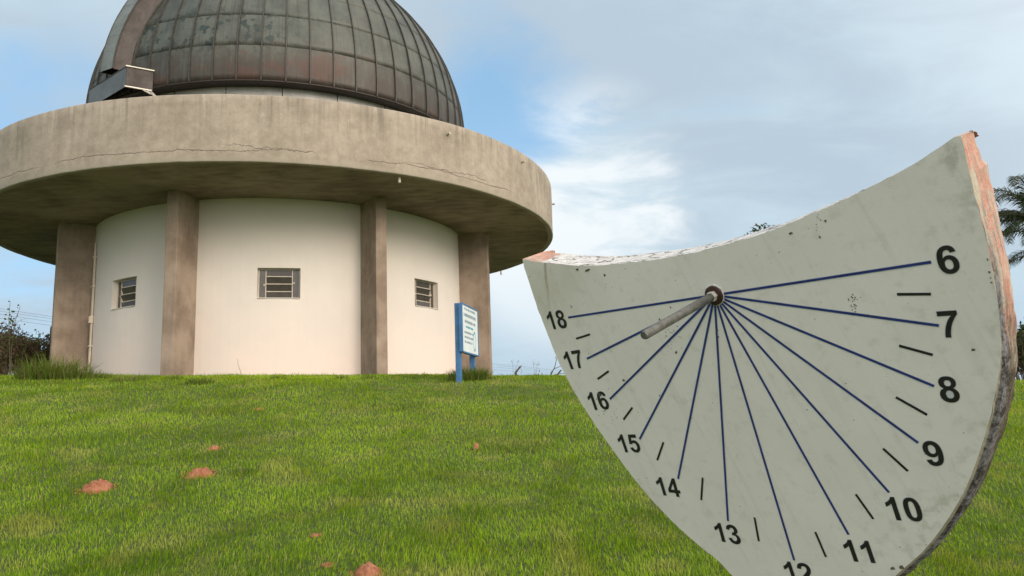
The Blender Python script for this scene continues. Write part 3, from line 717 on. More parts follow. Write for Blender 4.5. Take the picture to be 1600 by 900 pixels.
for k, (ins, zz, wm) in enumerate(rows):
    for i in range(nO):
        worn = .019*float(sstep(.12, .40, -OUT[i][1])*sstep(.03, .25, OUT[i][0]))*(0, .25, .7, 1., 1., 1., .9, .7, .5)[k]   # edge broken away low on the right
        m_ = onrm(i); w_ = wobble(i, k*.35, .0036)*wm*(.28 if OUT[i][1] > .11 and (abs(OUT[i][0]) < .66 or OUT[i][1] > .22) else 1)+(0 if k else wobble(i, 0, .0022))
        base = front[i] if k == 0 else Vector((OUT[i][0], OUT[i][1], 0))
        # worn lower back corner of the two tips
        tipw = max(0, abs(OUT[i][0])-.60)/.09; tipy = 1 if OUT[i][1] > .17 else 0
        sink = -.012*tipw*tipy*(-zz/DT)**1.5
        rb.v.append((base.x+m_.x*(ins+w_+sink+worn), base.y+m_.y*(ins+w_+sink+worn), zz))
for k in range(len(rows)-1):
    for i in range(nO):
        j = (i+1) % nO; rb.f.append((k*nO+i, k*nO+nO+i, k*nO+nO+j, k*nO+j))
back = [Vector(rb.v[(len(rows)-1)*nO+i]) for i in range(nO)]
off = (len(rows)-1)*nO
for t in tessellate_polygon([back]): rb.f.append((off+t[0], off+t[1], off+t[2]))
dpart(rb, 'plate_rim', RIM, smooth=False)
# foot: a masonry pier under the plate
PIER = CONC
pa = DCN+DY*-1.0-DN*.07; mb = MB()
fh = DX.copy(); fh.z = 0; fh.normalize(); fn_ = Vector((-fh.y, fh.x, 0))
mb.box((pa.x, pa.y, (pa.z+gz-.4)/2), (.24, .10, abs(pa.z-gz+.4)/2), (fh, fn_, Vector((0, 0, 1))))
mb.box((pa.x, pa.y, gz-.02), (.42, .26, .10), (fh, fn_, Vector((0, 0, 1))))
me = mb.mesh('pier', COLM); me.transform(Matrix.Translation(-Vector(SD.location))); link('pier', me, SD)
# hour lines, half-hour marks
INK = plain('black_vinyl', (.018, .018, .017), .45, 0, .3, 30, 0)
NAVY = plain('navy_vinyl', (.022, .040, .20), .45, 0, .25, 30, 0)
PALE = plain('pale_vinyl_edge', (.62, .62, .66), .5, 0, .05, 30, 0)
ends = {6: .561, 7: .561, 8: .574, 9: .604, 10: .648, 11: .715, 12: .790, 13: .711, 14: .644, 15: .603, 16: .575, 17: .561, 18: .566}
half = {6: (.476, .548), 7: (.482, .555), 8: (.511, .586), 9: (.559, .632), 10: (.619, .691), 11: (.699, .773), 12: (.672, .749), 13: (.594, .676), 14: (.549, .627), 15: (.523, .590), 16: (.503, .567), 17: (.499, .566)}
def hdir(h): a = (h-12)*rad(15); return Vector((-sin(a), -cos(a), 0))
def bar(h, r0, r1, w_, zz, name, mat):
    d = hdir(h); s_ = Vector((-d.y, d.x, 0))
    return dpart(MB().add([d*r0-s_*w_/2+Vector((0, 0, zz)), d*r1-s_*w_/2+Vector((0, 0, zz)), d*r1+s_*w_/2+Vector((0, 0, zz)), d*r0+s_*w_/2+Vector((0, 0, zz))], [(0, 1, 2, 3)]), name, mat)
for h in range(6, 19):
    l_ = bar(h, .030, ends[h], .0064, .0012, 'hour_line', NAVY)
    bar(h, .030, ends[h]+.001, .0088, .0007, 'hour_line_edge', PALE)
    if h < 18: bar(h+.5, half[h][0], half[h][1], .0066, .0012, 'half_hour_mark', INK)
# numerals
GL = {'1': 'M806 0H525V1059Q371 915 162 846V1101Q272 1137 401 1237.5T578 1472H806V0Z',
 '7': 'M88 1185V1446H1051V1242Q932 1125 809 906T621.5 440.5T558 0H286Q295 326 420.5 665T755 1185H88Z',
 '4': 'M638 0V295H38V541L674 1472H910V542H1092V295H910V0H638ZM638 542V1043L301 542H638Z',
 '2': 'M1036 261V0H51Q67 148 147 280.5T463 632Q653 809 696 872Q754 959 754 1044Q754 1138 703.5 1188.5T564 1239Q476 1239 424 1186T364 1010L84 1038Q108 1270 241 1371T573.5 1472Q792 1472 917 1354T1042 1061Q1042 961 1006 871T893 681Q841 609 706 485T534.5 320.5T480 261H1036Z',
 '3': 'M77 389L349 422Q362 318 419 263T557 208Q644 208 703.5 269T763 436Q763 538 706 597T567 657Q513 657 438 636L469 865Q573 862 628 911T683 1045Q683 1134 637 1184.5T516 1235Q441 1235 388 1183T323 1031L64 1075Q91 1212 146.5 1293.5T302 1424T525.5 1472Q739 1472 868 1336Q974 1225 974 1085Q974 886 757 767Q886 739 963.5 643T1041 411Q1041 230 905 102.5T562 -25Q365 -25 236 88.5T77 389Z',
 '5': 'M91 377L370 406Q382 312 441 256.5T577 201Q665 201 726 272.5T787 488Q787 623 726.5 690.5T569 758Q448 758 352 651L125 684L268 1446H1010V1183H481L437 934Q531 981 629 981Q816 981 946 845T1076 492Q1076 312 971 170Q829 -25 575 -25Q372 -25 244 84T91 377Z',
 '6': 'M1040 1107L768 1077Q758 1161 716 1201T607 1241Q518 1241 456.5 1161T379 828Q484 952 640 952Q816 952 941.5 818T1067 472Q1067 247 935 111T596 -25Q374 -25 231 147.5T88 713Q88 1116 237 1294T624 1472Q791 1472 900.5 1378.5T1040 1107ZM402 494Q402 357 465 282.5T609 208Q687 208 739 269T791 469Q791 612 735 678.5T595 745Q514 745 458 681.5T402 494Z',
 '8': 'M329 790Q219 838 169 920.5T119 1102Q119 1262 231.5 1366T549 1470Q752 1470 865 1366T978 1102Q978 1003 928 925.5T788 790Q907 742 969 648.5T1031 437Q1031 235 901.5 106T557 -23Q357 -23 224 82Q67 206 67 422Q67 541 126 640.5T329 790ZM391 1080Q391 998 437.5 952T561 906Q639 906 686 952.5T733 1081Q733 1158 686.5 1204.5T564 1251Q485 1251 438 1204T391 1080ZM364 450Q364 337 421.5 274.5T565 212Q649 212 704 272.5T759 447Q759 547 703 607.5T561 668Q461 668 412.5 599T364 450Z',
 '0': 'M563 1472Q776 1472 896 1320Q1039 1140 1039 723Q1039 307 895 125Q776 -25 563 -25Q349 -25 218 139.5T87 726Q87 1140 231 1322Q350 1472 563 1472ZM563 1239Q512 1239 472 1206.5T410 1090Q381 981 381 723T407 368.5T472.5 240.5T563 208T654 240.5T716 357Q745 465 745 723T719 1077.5T653.5 1206T563 1239Z'}
import re
def glyph(ch):
    s_ = GL['6'] if ch == '9' else GL[ch]
    loops = []; cur = None; q = None; pts = []
    for cmd, args in re.findall(r'([MLHVQTZ])([^MLHVQTZ]*)', s_):
        a = [float(k) for k in re.findall(r'-?[\d.]+', args)]
        if cmd == 'M': pts = [tuple(a)]; cur = pts[0]; q = None
        elif cmd == 'L': cur = (a[0], a[1]); pts.append(cur); q = None
        elif cmd == 'H': cur = (a[0], cur[1]); pts.append(cur); q = None
        elif cmd == 'V': cur = (cur[0], a[0]); pts.append(cur); q = None
        elif cmd in 'QT':
            if cmd == 'T': c_ = (2*cur[0]-q[0], 2*cur[1]-q[1]) if q else cur; e_ = (a[0], a[1])
            else: c_ = (a[0], a[1]); e_ = (a[2], a[3])
            for k in range(1, 7):
                t = k/6; pts.append(tuple((1-t)**2*cur[i]+2*t*(1-t)*c_[i]+t*t*e_[i] for i in (0, 1)))
            cur = e_; q = c_
        elif cmd == 'Z':
            if len(pts) > 1 and abs(pts[0][0]-pts[-1][0])+abs(pts[0][1]-pts[-1][1]) < 1e-6: pts = pts[:-1]
            loops.append(pts)
    if ch == '9': loops = [[(1139-x, 1447-y) for x, y in l] for l in loops]
    return loops
def outset(loop, d):
    n_ = len(loop); out = []
    for i in range(n_):
        a = Vector(loop[i-1]); b_ = Vector(loop[i]); c_ = Vector(loop[(i+1) % n_])
        t1 = (b_-a).normalized(); t2 = (c_-b_).normalized(); m_ = Vector((t1.y+t2.y, -(t1.x+t2.x)))
        if m_.length < 1e-6: m_ = Vector((t1.y, -t1.x))
        m_.normalize(); k = 1/max(.5, m_.dot(Vector((t1.y, -t1.x)))); out.append(tuple(b_-m_*d*k))
    return out
EM = .0622/1466
numc = {6: (.5945, -.0002, 0), 7: (.5633, -.1438, -3), 8: (.5269, -.296, -2), 9: (.4555, -.4534, 2), 10: (.3475, -.6041, 2.2), 11: (.2025, -.7363, 3), 12: (.0003, -.8272, 2), 13: (-.2017, -.7287, -2.5), 14: (-.3745, -.5878, -1.5), 15: (-.4795, -.4413, 1.5), 16: (-.5542, -.2915, 1.5), 17: (-.6044, -.1443, 2.5), 18: (-.6229, -.0015, -1)}
for h, (cx_, cy_, rt_) in numc.items():
    txt = str(h); tot = 1139*len(txt)-(120 if txt[0] == '1' and len(txt) > 1 else 0)
    for i, ch in enumerate(txt):
        for nm, d_, zz, mt in (('numeral_digit', 0., .0013, INK), ('numeral_edge', 24., .0007, PALE)):
            loops = glyph(ch)
            if d_: loops = [outset(l, d_) for l in loops]
            tri = tessellate_polygon([[Vector((x, y, 0)) for x, y in l] for l in loops]); flat = [p_ for l in loops for p_ in l]
            vs = []
            ca, sa = cos(rad(rt_)), sin(rad(rt_))
            for x, y in flat:
                X_ = (x+i*1090-tot/2-(40 if txt[0] == '1' else 0))*EM; Y_ = (y-733)*EM
                vs.append((cx_+X_*ca-Y_*sa, cy_+X_*sa+Y_*ca, zz))
            me = MB().add(vs, [tuple(t) for t in tri]).mesh(nm, mt)
            for p_ in me.polygons:
                if p_.normal.z < 0: p_.flip()
            o = dpart(me, nm, mt)
# gnomon rod, its cup and nut
RODM, n, b = material('galvanised_rod')
q = dialcoord(n); s1 = n.noise(q, 60, 4, .7); s2 = n.noise(q, 12, 3, .6)
n.put(b.inputs['Base Color'], n.mix(n.ramp(s1, .3, .7), (.085, .087, .080), (.165, .165, .150))); b.inputs['Roughness'].default_value = .55; b.inputs['Metallic'].default_value = .3; bump(n, b, s1, .5, .001)
RUST = plain('dark_rust', (.060, .028, .022), .6, .2, .45, 30, .002)
PUTTY = plain('pale_putty', (.60, .58, .52), .7, 0, .15, 40, .002)
dpart(MB().tube([(0, 0, -.001), (0, 0, .020), (0, 0, .325), (0, 0, .330)], [.0118, .0118, .0118, .0095], 20), 'gnomon_rod', RODM, smooth=False)
mb = MB(); pr = [(.0, .0085), (.018, .0085), (.0250, .0078), (.0272, .006), (.0276, .003), (.0276, .001)]
for i in range(36):
    for r_, z__ in pr: mb.v.append((r_*cos(2*pi*i/36), r_*sin(2*pi*i/36), z__))
for i in range(36):
    for k in range(5): q_ = i*6+k; j_ = ((i+1) % 36)*6+k; mb.f.append((q_, q_+1, j_+1, j_))
dpart(mb, 'rust_cup', RUST)
mb = MB()
for i in range(40):
    w_ = .0012*sin(i*2.3)+.001*sin(i*5.1)
    for r_, z__ in ((.0270, .0035), (.0288+w_, .0030), (.0304+w_, .0010), (.0306+w_, .0)): mb.v.append((r_*cos(2*pi*i/40), r_*sin(2*pi*i/40)*1., z__))
for i in range(40):
    for k in range(3): q_ = i*4+k; j_ = ((i+1) % 40)*4+k; mb.f.append((q_, q_+1, j_+1, j_))
dpart(mb, 'putty_ring', PUTTY)
mb = MB().tube([(0, 0, .008), (0, 0, .022)], .0150, 6); dpart(mb, 'rod_nut', EDGE, bevel=.001)
# insects' mud, flakes and scratches stuck on the plate
FLK = plain('mud_flake', (.11, .095, .065), .9, 0, .5, 60, .002)
fl = MB(); rs = random.Random(11)
def flake(x, y, r_, el=1., an_=0.):
    if y > topf_(x)-.006 or x < -.684: return
    m_ = 7; vs = [(x, y, .0035*min(1, r_/.004))]
    for i in range(m_):
        rr = r_*rs.uniform(.55, 1.15); a = 2*pi*i/m_; px_, py_ = rr*cos(a)*el, rr*sin(a)
        vs.append((x+px_*cos(an_)-py_*sin(an_), y+px_*sin(an_)+py_*cos(an_), .0009))
    fl.add(vs, [(0, 1+i, 1+(i+1) % m_) for i in range(m_)])
topf_ = lambda x: float(np.interp(x, [q_[0] for q_ in topL], [q_[1] for q_ in topL]))
for u, v, r_, el, an_ in ((945, 430, .0050, 1, 0), (1003, 410, .0035, 1, 0), (937, 617, .0075, 1.3, .4), (975, 594, .0050, 1.2, .4), (1048, 480, .0042, .7, .5), (1031, 499, .0035, 1, 0), (1057, 551, .004, 1, 0), (1122, 525, .0060, .5, .2), (1121, 515, .004, .6, .5), (893, 479, .0045, .7, .3), (1003, 545, .0015, 1, 0), (1290, 345, .0040, 1, 0), (1236, 364, .004, 1.4, .3), (1281, 370, .0022, 2.5, 1.9), (1276, 360, .0015, 1, 0), (1356, 492, .003, 1, 0), (1322, 599, .0018, 1, 0), (1261, 640, .0018, 1, 0), (1521, 546, .0035, 1.6, .4), (997, 644, .0028, .4, .6), (1031, 618, .004, .6, .4), (1506, 676, .0018, 1, 0), (1080, 654, .0025, 1, 0), (1011, 747, .002, 1, 0), (1543, 405, .0032, .5, 0), (1546, 425, .0028, .7, .4), (1548, 434, .0022, .6, 0), (1549, 441, .003, .5, .8), (1395, 888, .005, 1.5, .4), (1409, 886, .006, 1.5, .3), (878, 385+30, .004, 1, 0), (918, 422, .006, 2.2, .1), (902, 421, .004, 1.6, 0), (840, 408, .009, 1.8, -.3), (827, 406, .006, 1.8, -.3), (828, 432, .002, 1, 0)):
    x, y = dialpt(u, v); flake(x, y, r_, el, an_)
for (u, v), m_, sp in (((1334, 470), 26, 9), ((1050, 530), 30, 14), ((938, 622), 22, 9), ((945, 640), 10, 6), ((962, 648), 10, 8), ((1275, 340), 8, 14), ((960, 415), 12, 22)):
    for i in range(m_):
        x, y = dialpt(u+rs.gauss(0, sp*.55), v+rs.gauss(0, sp)); flake(x, y, rs.uniform(.0008, .0022))
o = dpart(fl, 'mud_flakes', FLK); o['kind'] = 'stuff'

# ------------------------------------------------------------------ information board
BLUE = plain('blue_painted_wood', (.040, .135, .29), .55, 0, .22, 9, .003)
BRD = plain('white_board', (.60, .66, .66), .5, 0, .06, 4, .001)
TXT = plain('grey_blue_lettering', (.24, .31, .36), .6, 0, .2, 20, 0); TEAL = plain('teal_print', (.05, .30, .42), .6, 0, .2, 20, 0)
P1 = hit(717.5, 598); d = ray(738, 583); 
y1 = P1.y; y2 = y1+.72; d = ray(737, 520); x2 = d[0]/d[1]*y2; P2 = Vector((x2, y2, float(terrain(x2, y2))))
SG = tag(empty('information_board', P1), 'small white board on two blue posts at the top of the lawn', 'sign')
ex = Vector((P2.x-P1.x, P2.y-P1.y, 0)).normalized(); en = Vector((ex.y, -ex.x, 0)); ez = Vector((0, 0, 1)); sax = (ex, en, ez)
def sp(mb, name, mat, par=SG, bevel=0):
    me = mb.mesh(name, mat); me.transform(Matrix.Translation(-P1)); o = link(name, me, par)
    if bevel:
        m = o.modifiers.new('bevel', 'BEVEL'); m.width = bevel; m.segments = 2
    return o
ztop = float(ray(717, 474)[2]/ray(717, 474)[1]*y1)
zb1 = float(ray(722, 549)[2]/ray(722, 549)[1]*y1)
for P_, e_ in ((P1, -.02), (P2, -.02)):
    sp(MB().box((P_.x, P_.y, (P_.z-.3+ztop)/2), (.042, .035, (ztop-P_.z+.3)/2), sax), 'post', BLUE, bevel=.004)
wd = (P2-P1).to_2d().length
cb = Vector(((P1.x+P2.x)/2, (P1.y+P2.y)/2, 0))+en*.062
bd = sp(MB().box(cb+ez*((ztop+zb1)/2-.01), (wd/2+.055, .018, (ztop-zb1)/2-.012), sax), 'board', BRD)
for sx in (-1, 1): sp(MB().box(cb+ex*(sx*(wd/2+.062))+ez*((ztop+zb1)/2-.01), (.013, .026, (ztop-zb1)/2), sax), 'board_frame', BLUE, bevel=.003)
for sz in (-1, 1): sp(MB().box(cb+ez*((ztop+zb1)/2-.01+sz*(ztop-zb1)/2), (wd/2+.05, .025, .012), sax), 'board_frame', BLUE, bevel=.003)
H_ = ztop-zb1; rs = random.Random(5)
rowsT = [(.90, .022, .12, .85, TXT), (.775, .034, .08, .92, TXT), (.64, .030, .14, .84, TXT), (.53, .022, .2, .7, TEAL), (.41, .022, .10, .72, TXT), (.31, .022, .10, .66, TXT), (.21, .022, .10, .60, TXT)]
for zr, hh, xa, xb, mt in rowsT:                         # rows too far away to read: small letter-sized strokes
    mb = MB(); x = xa
    while x < xb:
        wl = rs.uniform(.015, .028)
        for q in range(2): mb.box(cb+ex*((x+q*wl*.5-.5)*(wd+.05))+en*.0195+ez*(zb1+H_*zr+(rs.random()-.5)*.006), (.0035, .001, hh*.62), sax)
        x += wl*(2.1 if rs.random() < .2 else 1.25)
    sp(mb, 'print_row', mt, bd)['kind'] = 'stuff'
mb = MB()
for i in range(28):
    a0_, a1_ = 2*pi*i/28, 2*pi*(i+1)/28
    q = [cb+en*.0192+ex*((.80-.5)*wd+r_*.075*cos(a))+ez*(zb1+H_*.27+r_*.15*sin(a)) for r_, a in ((1, a0_), (1, a1_), (.78, a1_), (.78, a0_))]
    mb.add(q, [(0, 1, 2, 3)])
sp(mb, 'round_emblem', TEAL, bd)
tuft('grass_tuft', P2.x-.02, P2.y-.35, .30, 800, .24, TALL, 'dark green tuft of long grass at the foot of the blue sign posts', 'grass tuft', wd=.011, tone0=.25)
tuft('grass_tuft', P1.x-.10, P1.y+.15, .06, 90, .16, TALL, 'few long blades just left of the near blue sign post', 'grass tuft', wd=.008, tone0=.4)

# ------------------------------------------------------------------ mounds of red soil
SOIL, n, b = material('red_clay')
P = n.new('ShaderNodeNewGeometry').outputs['Position']; s1 = n.noise(P, 22, 6, .7); s2 = n.noise(P, 90, 3, .7)
n.put(b.inputs['Base Color'], n.mix(n.ramp(s1, .35, .65), (.28, .105, .055), (.40, .185, .110))); b.inputs['Roughness'].default_value = .95; b.inputs['Specular IOR Level'].default_value = .1; bump(n, b, n.math('ADD', s1, s2), .9, .012)
mlab = ['largest red clay mound, at the left of the lawn', 'flat red clay mound right of the largest one', 'small red clay mound farther up the lawn behind the flat mound', 'rounded red clay mound at the bottom edge of the lawn',
        'thin reddish patch of soil just up-left of the bottom mound', 'thin reddish patch of soil higher in the middle of the lawn', 'faint reddish patch of soil near the top of the lawn below the wall']
for k, ((u, v, w_, h_), lb) in enumerate(zip(mound_px, mlab)):
    P_ = hit(u, v); R_ = w_/1223.7*P_.y*.56; hgt = h_/1223.7*P_.y*(.72 if k < 4 else .45)
    nu, nv = 26, 9; V = [(0, 0, hgt*.95)]; F_ = []
    for j in range(1, nv+1):
        for i in range(nu):
            a = 2*pi*i/nu; rr = R_*j/nv*(1+.22*noise.noise(Vector((cos(a)*1.3, sin(a)*1.3, k*4.)))+.08*noise.noise(Vector((cos(a)*4, sin(a)*4, k*4.))))
            x, y = rr*cos(a), rr*sin(a); pf = (1-(j/nv)**2)**.85
            z_ = hgt*pf*(1+.45*noise.noise(Vector((x*38, y*38, k))))+.016*noise.noise(Vector((x*90, y*90, k*2)))+.006
            V.append((x, y, z_-(.03 if j == nv else 0)+float(terrain(P_.x+x, P_.y+y))-P_.z))
    for i in range(nu): F_.append((0, 1+i, 1+(i+1) % nu))
    for j in range(nv-1):
        for i in range(nu): a = 1+j*nu+i; b_ = 1+j*nu+(i+1) % nu; F_.append((a, a+nu, b_+nu, b_))
    for c_ in range(60):                                  # crumbs of clay round the foot
        a = random.uniform(0, 2*pi); rr = R_*random.uniform(.7, 1.35); s_ = random.uniform(.004, .012)*(1 if k < 4 else .6)
        x, y = rr*cos(a), rr*sin(a); z0 = float(terrain(P_.x+x, P_.y+y))-P_.z+.006; b0 = len(V)
        V += [(x+s_, y, z0), (x-s_*.7, y+s_*.8, z0), (x-s_*.6, y-s_*.9, z0), (x, y, z0+s_*1.3), (x+s_*.3, y+s_*.9, z0+s_*.5)]
        F_ += [(b0, b0+4, b0+3), (b0+4, b0+1, b0+3), (b0+1, b0+2, b0+3), (b0+2, b0, b0+3)]
    me = bpy.data.meshes.new('clay_mound'); me.from_pydata(V, [], F_); me.materials.append(SOIL); me.shade_smooth()
    o = link('clay_mound', me); o.location = P_; tag(o, lb, 'soil mound', 'mounds of red clay on the lawn')
P_ = hit(744, 704); s_ = 12/1223.7*P_.y*.5; mb = MB(); vs = []
for i in range(2):
    for a, r_ in ((0, 1), (.9, .9), (1.9, 1.05), (2.9, .8), (3.9, 1.), (5., .85)):
        vs.append((s_*r_*cos(a)*(1-.45*i), s_*r_*sin(a)*(1-.45*i), i*s_*1.7+(.25*s_*cos(a+1) if i else -.02)))
vs.append((-.1*s_, .1*s_, s_*2.05))
mb.add(vs, [(k, (k+1) % 6, 6+(k+1) % 6, 6+k) for k in range(6)]+[(6+k, 6+(k+1) % 6, 12) for k in range(6)])
o = mb.build('brick_fragment', SOIL); o.location = P_; tag(o, 'small angular piece of red brick alone in the right of the lawn', 'brick piece')

# ------------------------------------------------------------------ weeds on the lawn and at the wall
tuft('grass_tuft', *hit(345, 643)[:2], .50, 420, .085, TALL, 'dark coarse patch of grass below the left column', 'grass tuft', wd=.007, tone0=.55)
tuft('grass_tuft', *hit(640, 634)[:2], .45, 300, .075, TALL, 'dark coarse patch of grass right of the lawn centre near the top', 'grass tuft', wd=.007, tone0=.55)
tuft('grass_tuft', *hit(800, 700)[:2], .40, 300, .07, TALL, 'dark coarse patch of grass right of the brick piece', 'grass tuft', wd=.007, tone0=.35)
tuft('grass_tuft', *hit(380, 742)[:2], .14, 130, .065, TALL, 'dark tuft right beside the flat clay mound', 'grass tuft', wd=.006, tone0=.3)
tuft('grass_tuft', *hit(312, 600)[:2], .20, 200, .13, TALL, 'dark weeds on the crest below the left column', 'grass tuft', wd=.010, tone0=.3)
tuft('grass_tuft', *hit(205, 596)[:2], .30, 300, .12, TALL, 'longer grass along the foot of the left wall bay', 'grass tuft', wd=.010, tone0=.6)
for u_, lb in ((430, 'small weed tuft at the foot of the middle wall bay, left of its middle'), (530, 'small weed tuft at the foot of the middle wall bay, near the second middle column'), (652, 'small weed tuft at the foot of the right wall bay'), (575, 'short rank grass against the foot of the right middle column'), (266, 'short rank grass against the foot of the left middle column')):
    P_ = hit(u_, 594); tuft('grass_tuft', P_.x, P_.y+.15, .13, 90, .10, TALL, lb, 'grass tuft', wd=.008, tone0=.45)
for k, (u, lb) in enumerate(((30, 'tall green grass clump at the far left of the crest'), (62, 'tall green grass clump next to the left pillar'), (95, 'lower grass clump at the foot of the left pillar'))):
    P_ = hit(u, 597); tuft('grass_tuft', P_.x, P_.y+.6, .42, 420, (.50, .46, .17)[k], TALL, lb, 'grass tuft', wd=.012, tone0=.5, dry0=.15, lean=(.2, 1.15))
STEM = plain('weed_stem', (.10, .085, .05), .8, 0, .3, 10, 0)
def weed(base, pts, name, label, cat, leaves=(), seeds=(), r_=.005, group=None, lmat=TALL):
    o = empty(name, base); tag(o, label, cat, group)
    for ps in pts:
        mb = MB().tube([Vector(q) for q in ps], [r_*(1-.6*i/(len(ps)-1)) for i in range(len(ps))], 5); mb.build('stem', STEM, o)
    for (c_, s_, a_, t_) in leaves:
        d_ = Vector((cos(a_), sin(a_)*.6, t_)).normalized(); sd = d_.cross(Vector((.2, -1, .3))).normalized(); q = Vector(c_)
        vs = [q, q+d_*s_*.35+sd*s_*.30, q+d_*s_*.75+sd*s_*.22, q+d_*s_, q+d_*s_*.75-sd*s_*.22, q+d_*s_*.35-sd*s_*.30, q+d_*s_*.5+Vector((0, -.015, .02))*s_*10*.1]
        me = MB().add(vs, [(0, 1, 6), (1, 2, 6), (2, 3, 6), (3, 4, 6), (4, 5, 6), (5, 0, 6)]).mesh('leaf', lmat)
        for an_, v_ in (('tone', random.uniform(.0, .3)), ('dry', .1)):
            at = me.attributes.new(an_, 'FLOAT', 'POINT'); at.data.foreach_set('value', [v_]*len(me.vertices))
        link('leaf', me, o)
    if seeds:
        mb = MB()
        for c_, s_ in seeds:
            for q in range(4):
                p_ = Vector(c_)+Vector((random.gauss(0, s_), random.gauss(0, s_), random.gauss(0, s_*1.6))); mb.box(p_, (s_*.22, s_*.22, s_*.6))
        o2 = mb.build('seed_head', STEM, o)
    return o
def at(u, v, y): d_ = ray(u, v); return Vector(d_/d_[1]*y)
def wp(y, base_px, chains, **kw):                       # plant surveyed at distance y: chains of pixels
    b0 = at(*base_px, y); b0.z = float(terrain(b0.x, b0.y)); return b0, [[(Vector((0, 0, 0)) if i == 0 else at(u, v, y)-b0)+Vector((0, .02*i, 0)) for i, (u, v) in enumerate(ch)] for ch in chains]
b0, ch = wp(16.0, (16, 590), [[(16, 590), (17, 545), (22, 500), (29, 478)], [(16, 590), (14, 540), (12, 500), (13, 470)]])
lv = []
for u, v in ((28, 482), (24, 487), (30, 478), (26, 493), (13, 472), (14, 484), (11, 492), (18, 500), (15, 505), (22, 503), (12, 520), (16, 527), (19, 532), (10, 500)): lv.append((at(u, v, 16)-b0, random.uniform(.055, .085), random.uniform(0, 6.28), random.uniform(-.3, .6)))
weed(b0, ch, 'broadleaf_weed', 'tall dark broad-leaved weed against the sky at the far left', 'weed', lv, r_=.009)
b0, ch = wp(16.3, (30, 590), [[(30, 590), (36, 545), (50, 534), (67, 531)]])
lv = [(at(u, v, 16.3)-b0, random.uniform(.05, .075), random.uniform(0, 6.28), random.uniform(0, .6)) for u, v in ((39, 529), (37, 528), (45, 532), (48, 533), (51, 526), (59, 527), (62, 525), (60, 530), (52, 530))]
weed(b0, ch, 'broadleaf_weed', 'lower leaning broad-leaved weed just above the brown thicket', 'weed', lv, r_=.007)
b0, ch = wp(13.6, (378, 592), [[(378, 592), (375, 580), (371, 570), (369, 560)], [(378, 592), (372, 586), (366, 584)]])
weed(b0, ch, 'dry_stalk', 'thin dry curved stalk in front of the middle wall bay', 'weed', (), r_=.005)
for k, (u, lb, tops) in enumerate(((802, 'thin seeding weed right of the last pillar', ((801, 563), (809, 565))), (836, 'thin seeding weeds between the building and the sundial', ((833, 565), (838, 571), (841, 568))), (814, 'short thin weed beside the leaning post tip', ((815, 576), )))):
    b0, ch = wp(15.2, (u, 590), [[(u, 590), ((u+tu)/2, (590+tv)/2), (tu, tv)] for tu, tv in tops])
    weed(b0, ch, 'seeding_weed', lb, 'weed', (), [(c_[-1], .016) for c_ in ch], r_=.0035)
b0, ch = wp(14.4, (858, 590), [[(858, 590), (861, 582), (866, 576), (876, 572), (884, 571)], [(858, 590), (868, 585), (880, 583), (892, 585)], [(860, 590), (867, 573), (870, 560), (874, 553)]])
weed(b0, ch, 'arching_grass', 'long arching blades beside the left edge of the sundial', 'weed', (), [(at(869, 558, 14.4)-b0, .015), (at(844, 587, 14.4)-b0, .03)], r_=.010)
b0, ch = wp(15., (735, 592), [[(735, 592), (734, 580)], [(735, 592), (742, 584)]])

# ------------------------------------------------------------------ thickets at the left and behind the dial
TWIG = plain('brown_twig', (.16, .105, .07), .9, 0, .35, 12, 0)
BUSHL = leafmat('thicket_leaf', (.090, .062, .040), (.23, .165, .10), (.09, .12, .04), .2, .7)
def thicket(name, x, y, w_, h_, label, seed, nt_=90, nl=2600, mat=BUSHL, cat='bush'):
    r = np.random.RandomState(seed); o = empty(name, (x, y, float(terrain(x, y)))); tag(o, label, cat); mb = MB(); tips = []
    for i in range(nt_):
        a = r.uniform(0, 2*pi); rr = w_*.5*sqrt(r.rand()); q = Vector((rr*cos(a)*.6, rr*sin(a)*.6, 0)); hgt = h_*r.uniform(.55, 1.08)
        e = q+Vector((cos(a)*w_*.25*r.rand(), sin(a)*w_*.25*r.rand(), hgt)); m_ = (q+e)/2+Vector(r.normal(0, .06, 3)); mb.tube([q, m_, e], [.010, .007, .003], 4, False); tips += [(m_, e)]
        for s_ in range(3):
            f_ = r.uniform(.3, .9); p_ = m_.lerp(e, f_); e2 = p_+Vector((r.normal(0, .16), r.normal(0, .16), r.uniform(.02, .22))); mb.tube([p_, e2], [.004, .002], 3, False); tips.append((p_, e2))
    mb.build('twigs', TWIG, o)
    c = np.array([list(t[0].lerp(t[1], r.rand())) for t in (tips[i] for i in r.randint(0, len(tips), nl))])+r.normal(0, .045, (nl, 3))
    d1 = r.normal(0, 1, (nl, 3)); d1 /= np.linalg.norm(d1, axis=1)[:, None]; d2 = np.cross(d1, r.normal(0, 1, (nl, 3))); d2 /= np.linalg.norm(d2, axis=1)[:, None]
    s = r.uniform(.018, .045, nl)[:, None]; V = np.stack([c-d1*s, c+d2*s*.5, c+d1*s, c-d2*s*.5], 1).reshape(-1, 3)
    tn = np.repeat(np.clip(r.normal(.45, .28, nl), 0, 1), 4); dr = np.repeat((r.rand(nl) < .3)*.9, 4)
    me = npmesh('leaves', V, np.arange(nl*4).reshape(-1, 4), mat, False, {'tone': tn, 'dry': dr}); ob = link('leaves', me, o); ob['kind'] = 'stuff'
    return o
for k, (u, vt, y, w_, lb) in enumerate(((-25, 508, 17.4, 1.5, 'brown dry thicket cut off by the left picture edge'), (25, 527, 17.0, 1.2, 'brown dry thicket under the tall broad-leaved weed'), (60, 530, 17.8, 1.1, 'brown dry thicket touching the concrete fence post'))):
    q = at(u, vt, y); thicket('dry_thicket', q.x, y, w_, q.z-float(terrain(q.x, y)), lb, 20+k, 110, 4200)
